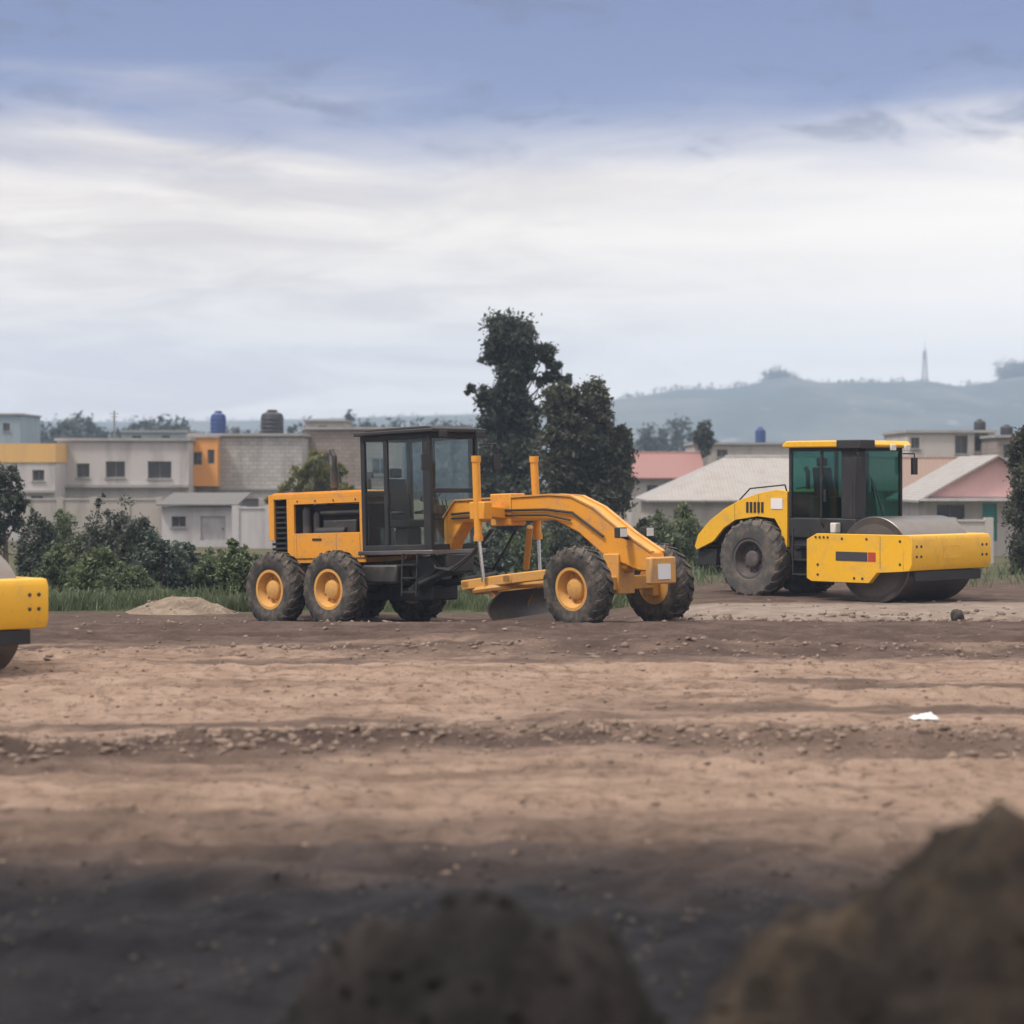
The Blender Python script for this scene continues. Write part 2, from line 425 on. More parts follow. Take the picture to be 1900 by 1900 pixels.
def clodmat(name, a, bcol):
    m, nt, b = new_mat(name); g = nt.nodes.new('ShaderNodeNewGeometry')
    n = noise(nt, 20, 5, .7, g.outputs['Position'])
    c = mixrgb(nt, g.outputs['Random Per Island'], a, bcol); c = mixrgb(nt, mul(nt, n, .5), c, tuple(x * .5 for x in a))
    nt.links.new(c, b.inputs['Base Color']); b.inputs['Roughness'].default_value = .95
    bump(nt, b, n, .6, .03); return m
M['clod'] = clodmat('dry_clods', (.16, .115, .09), (.33, .24, .185))
M['clod_dark'] = clodmat('dark_clods', (.028, .024, .024), (.075, .062, .056))

pts, sz = [], []
def put(n, fx, fy, s0, s1):
    for _ in range(n):
        x, y = fx(), fy(); s = s0 + (s1 - s0) * rng.random() ** 3
        pts.append((x, y, float(ground_z(np.array(x), np.array(y))) + s * .15)); sz.append(s)
for _ in range(2600):
    x = rng.uniform(-7, 7); y = float(berm_line(np.array(x))) + rng.normal(0, .5)
    s = .012 + .06 * rng.random() ** 4
    pts.append((x, y, float(ground_z(np.array(x), np.array(y))) + s * .15)); sz.append(s)
put(4200, lambda: rng.uniform(-8, 8), lambda: rng.uniform(15, 31), .005, .036)
put(900, lambda: rng.uniform(-9, 10), lambda: rng.normal(33.2, .6), .012, .07)
put(900, lambda: rng.uniform(-10, 11), lambda: rng.uniform(31, 47), .012, .06)
put(500, lambda: rng.uniform(2.5, 11), lambda: rng.normal(41.6, .45), .02, .10)
tag(scatter_clods('soil_clods', pts, sz, M['clod']), 'loose dry clods and stones strewn over the graded dirt', 'clods', None, 'stuff')
pts, sz = [], []
put(2600, lambda: rng.uniform(-4, 4), lambda: rng.uniform(9, 15), .006, .035)
tag(scatter_clods('dark_clods', pts, sz, M['clod_dark']), 'dark clods strewn over the near strip of earth', 'clods', None, 'stuff')

# heaps of dug earth
def heap(name, label, x, y, bumps, mat, seed, rough=.10, clods=250, cmat=None, step=.03, lift=0):
    """bumps: (dx, dy, radius x, radius y, height) slumped together"""
    xa = min(b[0] - 2.0 * b[2] for b in bumps); xb = max(b[0] + 2.0 * b[2] for b in bumps); ya = min(b[1] - 2.0 * b[3] for b in bumps); yb = max(b[1] + 2.0 * b[3] for b in bumps)
    U, V = np.meshgrid(np.linspace(xa, xb, int((xb - xa) / step)), np.linspace(ya, yb, int((yb - ya) / step)))
    wu, wv = U + .25 * (fbm(U * 2 + seed, V * 2, 3, seed) - .5), V + .25 * (fbm(U * 2, V * 2 + seed, 3, seed + 2) - .5)
    acc = 0
    for (bx, by, rx, ry, h) in bumps: acc = acc + (h * np.exp(-(((wu - bx) / rx) ** 2 + ((wv - by) / ry) ** 2) ** 1.25)) ** 4
    S = acc ** .25; k = sst(.02, .25, S)
    Zh = S + k * (rough * (fbm(U * 3 + seed, V * 3, 3, seed + 5) - .5) * 2 + rough * .7 * (fbm(U * 8, V * 8 + seed, 4, seed + 7) - .5))
    edge = sst(0, .12, np.minimum(np.minimum(U - xa, xb - U), np.minimum(V - ya, yb - V)))
    Zw = ground_z(x + U, y + V) - .05 + Zh * edge; z0 = gz(x, y)
    ny_, nx_ = U.shape; ii = np.arange(nx_ * ny_).reshape(ny_, nx_)
    f = np.stack([ii[:-1, :-1], ii[:-1, 1:], ii[1:, 1:], ii[1:, :-1]], -1).reshape(-1, 4)
    root = np_mesh(name, np.stack([U, V, Zw - z0], -1).reshape(-1, 3), f, mat, smooth=True)
    root.location = (x, y, z0); tag(root, label, 'dirt heap')
    p, q = [], []
    for _ in range(clods):
        a, b = rng.integers(3, ny_ - 3), rng.integers(3, nx_ - 3)
        if S[a, b] < .06: continue
        c = .006 + .045 * rng.random() ** 4; p.append((U[a, b], V[a, b], Zw[a, b] - z0 + c * .15)); q.append(c)
    o = scatter_clods('clods', p, q, cmat or mat, root); o['kind'] = 'stuff'
    return root

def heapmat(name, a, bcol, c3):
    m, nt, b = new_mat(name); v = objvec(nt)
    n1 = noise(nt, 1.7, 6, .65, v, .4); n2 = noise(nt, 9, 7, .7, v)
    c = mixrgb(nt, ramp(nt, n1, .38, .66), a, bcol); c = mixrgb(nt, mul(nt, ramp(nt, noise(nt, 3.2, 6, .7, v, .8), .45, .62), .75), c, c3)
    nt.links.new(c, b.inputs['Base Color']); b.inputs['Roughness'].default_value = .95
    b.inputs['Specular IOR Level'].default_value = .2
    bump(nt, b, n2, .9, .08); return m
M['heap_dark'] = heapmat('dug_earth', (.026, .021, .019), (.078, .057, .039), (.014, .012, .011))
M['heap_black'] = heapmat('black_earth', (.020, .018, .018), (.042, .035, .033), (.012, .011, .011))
M['heap_pale'] = heapmat('pale_earth', (.23, .18, .135), (.31, .25, .19), (.15, .115, .09))
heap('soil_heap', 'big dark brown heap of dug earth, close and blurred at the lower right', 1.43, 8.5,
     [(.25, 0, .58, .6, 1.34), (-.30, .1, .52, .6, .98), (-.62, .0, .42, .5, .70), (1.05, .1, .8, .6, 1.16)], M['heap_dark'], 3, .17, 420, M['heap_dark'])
heap('soil_heap', 'low wide black heap of earth, blurred at the lower middle', -.15, 8.7,
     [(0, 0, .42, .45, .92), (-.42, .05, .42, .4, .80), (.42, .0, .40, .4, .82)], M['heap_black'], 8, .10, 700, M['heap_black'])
heap('soil_heap', 'pale dirt heap in front of the dark bushes left of the grader', X(330, 47.6), 47.6,
     [(0, 0, .75, .5, .38), (-.5, .1, .5, .4, .22), (.55, 0, .55, .4, .24)], M['heap_pale'], 12, .05, 160, M['clod'])

# single small things on the dirt
def rock(name, label, cat, x, y, s, mat, seed, squash=.7, up=.3):
    bm = bmesh.new(); bmesh.ops.create_icosphere(bm, subdivisions=3, radius=1)
    for v in bm.verts:
        p = v.co; k = 1 + .55 * (float(fbm(np.array(p.x * 1.6 + seed), np.array(p.y * 1.6 + p.z * 1.3), 3, seed)) - .5)
        v.co = (p.x * k * s[0], p.y * k * s[1], p.z * k * s[2])
    me = bpy.data.meshes.new(name); bm.to_mesh(me); bm.free(); me.materials.append(mat)
    o = bpy.data.objects.new(name, me); C.objects.link(o)
    o.location = (x, y, float(ground_z(np.array(x), np.array(y))) + s[2] * up)
    return tag(o, label, cat)
rock('boulder', 'small dark boulder at the edge of the pale strip near the right roller', 'boulder', X(1776, 41.2), 41.2, (.11, .10, .13), M['clod_dark'], 4, up=.6)
rock('boulder', 'flat brown stone lying on the pale strip at the far right', 'boulder', X(1862, 41.5), 41.5, (.18, .15, .09), M['clod'], 9)

def crumpled(label, px, d, w):
    n = 26; u = np.linspace(-1, 1, n); U, V = np.meshgrid(u, u)
    h = .95 * (1 - U ** 4) * (1 - V ** 4) * (fbm(U * 1.8 + 3, V * 1.8, 4, 5) - .12) + .4 * (fbm(U * 5, V * 5, 3, 8) - .5)
    x0, y0 = X(px, d), d
    wob = .16 * (fbm(U * 3, V * 3, 2, 17) - .5)
    vt = np.stack([(U + wob) * w, (V - wob) * w * .7, np.maximum(h, -.02) * w * .75], -1).reshape(-1, 3)
    ii = np.arange(n * n).reshape(n, n)
    f = np.stack([ii[:-1, :-1], ii[:-1, 1:], ii[1:, 1:], ii[1:, :-1]], -1).reshape(-1, 4)
    o = np_mesh('plastic_bag', vt, f, M['white'], smooth=True); o.location = (x0, y0, float(ground_z(np.array(x0), np.array(y0))) + .01)
    s = o.modifiers.new('thickness', 'SOLIDIFY'); s.thickness = .006
    return tag(o, label, 'litter')
crumpled('crumpled white plastic bag on the dirt below the right roller', 1715, 24.2, .14)
# ------------------------------------------------------------------ wheels
def tyre_mesh(r, w, rim_r, lugs, lug_h=.035, ag=True):
    m = MB(); h = w / 2
    m.lathe([(rim_r, -h * .78), (rim_r + .04, -h * .92), ((r + rim_r) / 2, -h), (r - .07, -h * .97), (r - .015, -h * .80), (r, -h * .45),
             (r + .004, 0), (r, h * .45), (r - .015, h * .80), (r - .07, h * .97), ((r + rim_r) / 2, h), (rim_r + .04, h * .92), (rim_r, h * .78)], 56, closed=True)
    for k in range(lugs):                                            # chevron tread bars
        for sgn in (-1, 1):
            t = 2 * math.pi * (k + (.25 if sgn > 0 else -.25)) / lugs
            t2 = t + .42 * 2 * math.pi / lugs * 1.6
            def at(a, y, rr): return Vector((rr * math.cos(a), y, rr * math.sin(a)))
            wd = .34 * 2 * math.pi / lugs
            ys = (sgn * h * .02, sgn * h * .62, sgn * h * 1.0)
            aa = (t2, (t + t2) / 2 - .02, t); rad = (r, r - .004, r - .075)
            vs = []
            for a, y, q in zip(aa, ys, rad):
                vs += [at(a - wd / 2, y, q - .01), at(a + wd / 2, y, q - .01), at(a + wd / 2 * .8, y, q + lug_h), at(a - wd / 2 * .8, y, q + lug_h)]
            fs = [(0, 1, 2, 3), (8, 11, 10, 9)]
            for s in (0, 4):
                for i in range(4): fs.append((s + i, s + 4 + i, s + 4 + (i + 1) % 4, s + (i + 1) % 4))
            m.add(vs, fs)
    return m

def rim_mesh(rim_r, w, dish=.10, side=-1, bolts=10):
    """side = which way the outer face looks along y"""
    m = MB(); h = w / 2; s = side
    m.lathe([(rim_r, -s * h * .8), (rim_r + .012, s * h * .80), (rim_r + .022, s * h * .86), (rim_r - .03, s * h * .86), (rim_r - .05, s * h * .62),
             (rim_r - .10, s * (h * .62 - dish)), (.20, s * (h * .62 - dish * 1.1)), (.17, s * (h * .62 - dish * .3)), (.13, s * (h * .62 - dish * .1)), (.0, s * (h * .62 - dish * .1))], 40)
    for k in range(bolts):
        t = 2 * math.pi * k / bolts; rr = .235
        x, z = rr * math.cos(t), rr * math.sin(t)
        m.tube((x, s * (h * .62 - dish * 1.2), z), (x, s * (h * .62 - dish * .75), z), .022, n=6)
    return m

WHEELS = {}
def wheel(parent, loc, r, w, rim_r, lugs, side, tm, rm, rot=(0, 0, 0)):
    key = (r, w, rim_r, side)
    if key not in WHEELS:
        e = empty_part('wheel', parent, loc, rot)
        tyre_mesh(r, w, rim_r, lugs).build('tyre', tm, e, angle=30)
        rim_mesh(rim_r, w, side=side).build('rim', rm, e, angle=30)
        WHEELS[key] = e
    else:
        e = copy_tree(WHEELS[key], parent); e.location = loc; e.rotation_euler = rot
        e.rotation_euler.y += .37
    return e

# ------------------------------------------------------------------ motor grader (x forward, y left, z up; near side is -y)
def make_grader():
    g = thing('motor_grader', 'orange yellow motor grader with open black cab and long arched front frame', 'grader',
              (-3.14, 45.1, -.335), (0, R(-2.0), R(-42)))
    RT, WT, TR = .69, .42, 1.10
    for y, s in ((-TR, -1), (TR, 1)):
        for x in (-.81, .81): wheel(g, (x, y, RT), RT, WT, .36, 22, s, M['rubber'], M['rim'])
        wheel(g, (6.75, y, RT), RT - .002, WT - .02, .35, 22, s, M['rubber'], M['rim'], (R(4), 0, R(-4)))
        t = MB(); t.prism([(-1.05, .55), (-.85, .42), (.85, .42), (1.05, .55), (1.05, .82), (.85, .96), (-.85, .96), (-1.05, .82)], y - s * .44, y - s * .26)
        t.build('tandem_case', M['charcoal'], g, .03)
    # engine hood: shell with deep openings
    h = MB(); x0, x1, z0, z1, w = -1.58, 1.08, 1.22, 2.50, .56
    h.box(x0, x1, -w, w, z1 - .09, z1)                                # lid
    h.prism([(x0, z1), (x0 + .1, z1 + .035), (x1 - .05, z1 + .035), (x1, z1)], -w + .08, w - .08)
    h.box(x0, x1, -w + .02, w - .02, z0 - .05, z0 + .04)              # floor
    for s in (-1, 1):
        a, b = (s * w, s * (w - .05)) if s < 0 else (s * (w - .05), s * w)
        h.box(x0, x0 + .15, a, b, z0 + .40, z1 - .09)                 # rear pillar
        h.box(x0 + .52, x0 + .72, a, b, z0 + .04, z1 - .09)           # middle pillar
        h.box(x1 - .13, x1, a, b, z0 + .04, z1 - .09)
        h.box(x0 + .72, x1 - .13, a, b, z0 + .04, z0 + .52)           # lower side panel
        h.box(x0 + .72, x1 - .13, a, b, z1 - .20, z1 - .09)
        h.box(x0 + .15, x0 + .52, a, b, z0 + .04, z0 + .16)
    h.use(1)
    for s in (-1, 1):                                                 # dark panel seams and bolts in the shell
        y = s * .563; a, b = min(y, s * .55), max(y, s * .55)
        for x in (-.80, .30, .94): h.box(x, x + .010, a, b, 1.27, 1.72)
        for x in (-.75, -.25, .25, .85): h.tube((x, s * .55, 2.36), (x, s * .575, 2.36), .018, n=8)
    h.build('engine_hood', [M['orange'], M['charcoal']], g, .005)
    e = MB(); e.box(x0 + .2, x1 - .1, -.34, .34, z0 + .04, z1 - .22); e.box(x0 + .10, x0 + .16, -w + .06, w - .06, z0 + .05, z1 - .1)
    e.tube((-.3, -.46, 1.75), (.5, -.46, 1.75), .1); e.tube((-.1, .46, 1.8), (.5, .46, 1.8), .1); e.build('engine', M['black'], g, .02)  # black throughout, carrying the shade inside the hood in its colour
    for s in (-1, 1):
        gr = MB(); y = s * (w - .06)
        for k in range(9): gr.box(x0 + .16, x0 + .51, y - .015, y + .015, z0 + .22 + k * .1, z0 + .26 + k * .1)
        gr.build('grille', M['black'], g)
        hd = MB(); yy = s * (w + .012)
        hd.box(-.35, -.1, min(yy, s * w), max(yy, s * w), 1.60, 1.64); hd.build('handle', M['black'], g)
    gr = MB()
    for k in range(11): gr.box(x0 - .02, x0 + .03, -w + .1, w - .1, z0 + .1 + k * .1, z0 + .15 + k * .1)
    gr.build('grille', M['black'], g)
    m = MB(); m.box(x0 - .28, x0 - .02, -.6, .6, .75, 1.12); m.box(x0 - .02, -.9, -.3, .3, .78, 1.05); m.build('rear_bumper', M['orange'], g, .03)
    m = MB(); m.tube((-.28, 0, z1), (-.28, 0, z1 + .72), .055); m.tube((-.28, 0, z1 + .7), (-.36, 0, z1 + .84), .055); m.tube((-.28, 0, z1 + .1), (-.28, 0, z1 + .5), .085)
    m.build('exhaust_stack', M['charcoal'], g)
    m = MB(); m.tube((.45, .2, z1), (.45, .2, z1 + .28), .05); m.tube((.45, .2, z1 + .26), (.45, .2, z1 + .38), .1); m.build('air_intake', M['charcoal'], g)
    # rear frame under the hood and cab
    f = MB(); f.box(-1.3, 1.4, -.42, .42, .72, 1.17); f.prism([(1.4, .75), (3.0, .95), (3.0, 1.30), (1.4, 1.17)], -.36, .36)
    f.tube((0, -.9, .69), (0, .9, .69), .17, n=16); f.tube((2.2, 0, .55), (2.2, 0, 1.0), .16)
    f.build('rear_frame', M['charcoal'], g, .03)
    m = MB(); m.box(1.2, 2.1, -.78, -.40, .78, 1.12); m.build('fuel_tank', M['charcoal'], g, .04)
    m = MB(); m.box(1.2, 2.1, .40, .78, .78, 1.12); m.build('battery_box', M['charcoal'], g, .04)
    m = MB(); m.box(1.05, 2.98, -.72, .72, 1.30, 1.38); m.build('cab_floor', M['drum'], g, .01)
    m = MB()
    for s in (-1,):
        for x in (2.25, 2.62): m.bar((x, s * .74, 1.32), (x, s * .80, .55), .03, .03)
        for z in (.62, .88, 1.12): m.bar((2.25, s * .79, z), (2.62, s * .79, z), .05, .03)
    m.build('ladder', M['black'], g)
    m = MB(); m.tube((1.6, 0, .62), (3.9, .0, .9), .07); m.box(1.5, 2.6, -.34, .34, .44, .72); m.build('transmission', M['black'], g, .03)
    m = MB(); m.bar((2.9, -.34, 1.2), (2.2, -.5, .62), .1, .12); m.bar((2.9, .34, 1.2), (2.2, .5, .62), .1, .12); m.tube((2.3, -.52, .70), (3.2, -.40, 1.05), .05); m.build('steering_cylinder', M['black'], g)
    for y0, yy in ((-.45, -.62), (-.38, -.5), (.4, .55)):
        m = MB(); m.path([(2.7, y0, 1.28), (2.95, yy, 1.05), (3.3, yy, 1.0), (3.7, y0, 1.3), (4.1, y0 * .8, 1.72)], .024, 7); m.build('hydraulic_hose', M['black'], g)
    for s in (-1, 1):                                                 # engine bits in the side opening
        m = MB(); y = s * .42
        m.tube((-.62, y, 1.62), (-.62, y, 2.2), .10, n=14); m.tube((-.62, y, 2.2), (-.62, y, 2.24), .07, n=14); m.build('filter', M['charcoal'], g)
        m = MB(); m.tube((-.34, y, 1.55), (-.34, y, 2.1), .08, n=14); m.tube((-.34, y, 2.1), (-.34, y, 2.14), .055, n=14); m.build('filter', M['charcoal'], g)
        m = MB(); m.tube((-.2, y, 2.12), (.85, y, 2.12), .06); m.build('exhaust_manifold', M['charcoal'], g)
        m = MB(); m.box(-.15, .75, y - .04, y + .04, 1.72, 1.98); m.build('engine_cover', M['charcoal'], g, .02)
    # cab: black frame, panes, roof
    cx0, cx1, cy, cz0, cz1 = 1.10, 2.90, .65, 1.38, 3.52
    c = MB(); p = .075
    for x in (cx0, cx1 - p):
        for s in (-1, 1):
            y = s * cy; q = .19 if x > 2 else .10; xx = cx1 - q if x > 2 else x; c.box(xx, xx + q, min(y, y - s * p), max(y, y - s * p), cz0, cz1)
    for s in (-1, 1):
        y = s * cy; a, b = min(y, y - s * .06), max(y, y - s * .06)
        c.box(cx0 + p, cx1 - p, a, b, cz0, cz0 + .10); c.box(cx0 + p, cx1 - p, a, b, cz1 - .10, cz1)
        c.box(cx0 + .60, cx0 + .70, a, b, cz0 + .10, cz1 - .10)       # door post
    for x in (cx0 + .005, cx1 - .065):
        c.box(x, x + .06, -cy + p, cy - p, cz0, cz0 + .10); c.box(x, x + .06, -cy + p, cy - p, cz1 - .10, cz1)
        c.box(x, x + .06, -cy + p, cy - p, 2.42, 2.50)
    c.build('cab_frame', M['black'], g, .012)
    r = MB(); r.box(cx0 - .10, cx1 + .16, -cy - .08, cy + .08, cz1, cz1 + .075); r.prism([(cx0, cz1 + .075), (cx0 + .12, cz1 + .13), (cx1 - .1, cz1 + .13), (cx1 + .08, cz1 + .075)], -cy + .06, cy - .06)
    r.build('roof', M['black'], g, .02)
    for s in (-1, 1):
        m = MB(); y = s * (cy - .03); m.box(cx0 + .07, cx0 + .62, y - .004, y + .004, cz0 + .10, cz1 - .1); m.build('side_window', M['glass'], g)
        m = MB(); m.box(cx0 + .68, cx1 - .075, y - .004, y + .004, cz0 + .10, cz1 - .1); d = m.build('door', M['glass'], g)
        m = MB(); yo = y + s * .02; m.box(cx0 + .66, cx0 + .72, yo - .02, yo + .02, 2.2, 2.45); m.build('handle', M['black'], d)
    for x in (cx0 + .035, cx1 - .035):
        m = MB(); m.box(x - .004, x + .004, -cy + .075, cy - .075, 2.50, cz1 - .10); m.build('windscreen' if x > 2 else 'rear_window', M['glass'], g)
        m = MB(); m.box(x - .004, x + .004, -cy + .075, cy - .075, cz0 + .10, 2.42); m.build('lower_window', M['glass'], g)
    m = MB(); m.box(1.42, 1.92, -.26, .26, 1.80, 1.95); m.prism([(1.40, 1.92), (1.52, 1.92), (1.42, 2.72), (1.30, 2.72)], -.25, .25); m.box(1.5, 1.85, -.18, .18, 1.38, 1.8)
    m.box(1.33, 1.42, -.14, .14, 2.74, 2.92); m.box(1.55, 1.9, -.34, -.28, 2.05, 2.11); m.box(1.55, 1.9, .28, .34, 2.05, 2.11); m.build('seat', M['seat'], g, .03)
    m = MB(); m.prism([(2.36, 1.38), (2.62, 1.38), (2.52, 2.2), (2.38, 2.16)], -.14, .14); m.tube((2.38, 0, 2.18), (2.30, 0, 2.34), .03)
    for k in range(7): m.tube((2.42 , -.3 + k * .1, 2.1), (2.36, -.3 + k * .1, 2.36), .013, n=6)
    m.box(2.36, 2.5, -.36, .36, 2.04, 2.12); m.build('control_console', M['charcoal'], g, .02)
    m = MB(); n = 20
    tilt = Matrix.Translation((2.28, 0, 2.38)) @ Matrix.Rotation(R(-28), 4, 'Y')
    pts = [tilt @ Vector((.2 * math.cos(2 * math.pi * k / n), .2 * math.sin(2 * math.pi * k / n), 0)) for k in range(n + 1)]
    m.path(pts, .016, 6)
    for k in range(3): m.tube(tilt @ Vector((0, 0, 0)), tilt @ Vector((.2 * math.cos(k * 2.09), .2 * math.sin(k * 2.09), 0)), .012, n=6)
    m.build('steering_wheel', M['black'], g)
    for s in (-1, 1):
        m = MB(); m.path([(cx1, s * .68, 3.3), (cx1 + .2, s * .95, 3.32), (cx1 + .2, s * .95, 3.1)], .014, 6); m.box(cx1 + .17, cx1 + .21, s * .95 - .1, s * .95 + .1, 2.82, 3.12); m.build('mirror', M['black'], g, .01)
    # arched main frame (gooseneck)
    top = [(2.75, 1.95), (3.05, 2.26), (5.35, 2.30), (5.85, 2.26), (6.35, 2.05), (7.05, 1.58), (7.62, 1.26)]
    bot = [(7.66, .92), (7.30, .95), (6.55, 1.22), (6.0, 1.62), (5.45, 1.86), (3.25, 1.86), (2.95, 1.50), (2.75, 1.05)]
    f = MB()
    fy = .17
    n = len(top)
    f.prism(top + bot, -fy, fy)
    f.build('main_frame', M['orange'], g, .03)
    m = MB()
    for s in (-1, 1):                                                 # flange ribs along the arch
        for (a, b) in list(zip(top[:-1], top[1:])): m.bar((a[0], s * .15, a[1] + .012), (b[0], s * .15, b[1] + .012), .09, .03)
    m.build('frame_flange', M['orange_dull'], g)
    m = MB(); m.path([(3.0, -.21, 2.02), (4.0, -.21, 2.06), (5.3, -.21, 2.05), (5.9, -.21, 1.98), (6.6, -.21, 1.55)], .022, 8); m.build('hydraulic_hose', M['black'], g); m = MB(); m.path([(3.0, -.21, 1.94), (4.2, -.21, 1.97), (5.3, -.21, 1.95), (5.85, -.21, 1.85)], .018, 8); m.build('hydraulic_hose', M['black'], g); m = MB()
    m.path([(3.0, .21, 2.0), (5.3, .21, 2.0), (5.9, .21, 1.9)], .02, 8); m.build('hydraulic_hose', M['black'], g)
    # saddle and blade lift cylinders
    m = MB()
    for s in (-1, 1): m.bar((4.2, s * .18, 2.0), (4.2, s * .72, 2.06), .26, .20); m.box(4.02, 4.38, s * .72 - .11, s * .72 + .11, 1.90, 2.22)
    m.prism([(3.95, 1.78), (4.45, 1.78), (4.45, 2.36), (3.95, 2.36)], -.20, .20); m.build('lift_saddle', M['orange'], g, .02)
    for s in (-1, 1):
        m = MB(); m.tube((4.2, s * .80, 1.55), (4.17, s * .78, 2.98), .072, n=16); m.tube((4.17, s * .78, 2.93), (4.17, s * .78, 3.04), .085, n=16)
        m.tube((4.2, s * .80, 1.52), (4.2, s * .80, 1.62), .085, n=16)
        cyl = m.build('lift_cylinder', M['orange'], g)
        q = MB(); q.tube((4.21, s * .80, 1.55), (4.26, s * .76, .80), .036, n=12); q.build('rod', M['rod'], cyl)
    # drawbar, circle, blade
    m = MB()
    for s in (-1, 1): m.bar((6.85, s * .06, 1.04), (4.75, s * .62, .84), .16, .18)
    m.bar((4.75, -.70, .84), (4.75, .70, .84), .2, .16); m.bar((3.75, -.70, .74), (3.75, .70, .74), .2, .16)
    for s in (-1, 1): m.bar((4.85, s * .62, .85), (3.65, s * .62, .73), .16, .18)
    m.tube((6.75, 0, 1.03), (7.05, 0, 1.05), .13); m.build('drawbar', M['orange_dull'], g, .02)
    m = MB(); m.lathe([(.52, -.05), (.74, -.05), (.76, 0), (.74, .05), (.52, .05)], 48, closed=True)
    rot = Matrix.Translation((4.25, 0, .67)) @ Matrix.Rotation(R(-5.5), 4, 'Y') @ Matrix.Rotation(R(90), 4, 'X'); m.v = [tuple(rot @ Vector(v)) for v in m.v]
    m.build('circle_gear', M['orange_dull'], g)
    bl = Matrix.Translation((4.55, .0, .0)) @ Matrix.Rotation(R(25), 4, 'Z')
    m = MB(); prof = []
    for k in range(9):
        t = k / 8; prof.append((.02 - .16 * math.sin(math.pi * t) + .10 * t * t, .10 + .55 * t))
    poly = prof + [(x - .035, z) for x, z in reversed(prof)]
    m.prism(poly, -1.75, 1.75); m.v = [tuple(bl @ Vector(v)) for v in m.v]; bd = m.build('blade', M['steel'], g)
    m = MB(); m.prism([(.005, -.01), (.03, -.01), (.035, .16), (.01, .16)], -1.76, 1.76); m.v = [tuple(bl @ Vector(v)) for v in m.v]; m.build('cutting_edge', M['rod'], bd)
    m = MB()
    for s in (-1, 1):
        a = bl @ Vector((-.18, s * .6, .30)); m.bar((4.25, s * .58, .68), a, .14, .10); m.bar(a, bl @ Vector((-.15, s * .6, .62)), .12, .08)
    m.tube(bl @ Vector((-.24, -.9, .45)), bl @ Vector((-.24, .9, .45)), .06); m.build('blade_bracket', M['orange_dull'], g, .01)
    m = MB(); m.tube((4.5, .25, 1.75), (4.05, .62, 1.0), .06); m.build('side_shift_cylinder', M['orange_dull'], g)
    # front axle and nose
    m = MB(); m.prism([(6.62, .62), (6.88, .62), (6.88, .86), (6.62, .86)], -.86, .86); m.box(6.58, 6.92, -.22, .22, .55, 1.25)
    for s in (-1, 1): m.box(6.62, 6.88, s * .86 - .08, s * .86 + .08, .48, .98)
    m.bar((6.5, -.86, .8), (6.5, .86, .8), .06, .06); m.build('front_axle', M['orange_dull'], g, .02)
    m = MB(); m.box(7.60, 7.74, -.34, .34, .72, 1.18); m.build('push_plate', M['orange_dull'], g, .03)
    m = MB(); m.box(7.742, 7.76, -.18, .16, .80, 1.06); m.build('number_plate', M['white'], g)
    for s in (-1, 1):
        m = MB(); m.box(7.05, 7.17, s * .36 - .11, s * .36 + .11, 1.52, 1.70); m.bar((7.1, s * .15, 1.5), (7.1, s * .36, 1.55), .05, .05); hl = m.build('headlight', M['black'], g, .015)
        m = MB(); m.box(7.17, 7.18, s * .36 - .09, s * .36 + .09, 1.54, 1.68); m.build('lens', M['lamp'], hl)
        m = MB(); m.box(cx1 + .17, cx1 + .25, s * .5 - .08, s * .5 + .08, cz1 - .10, cz1 + .03); m.build('work_light', M['black'], g, .01)
    m = MB(); m.box(cx0 - .1, cx0 + .02, -.1, .1, cz1 + .10, cz1 + .16); m.build('roof_light_base', M['charcoal'], g)
    return g
grader = make_grader()
WHEELS.clear()

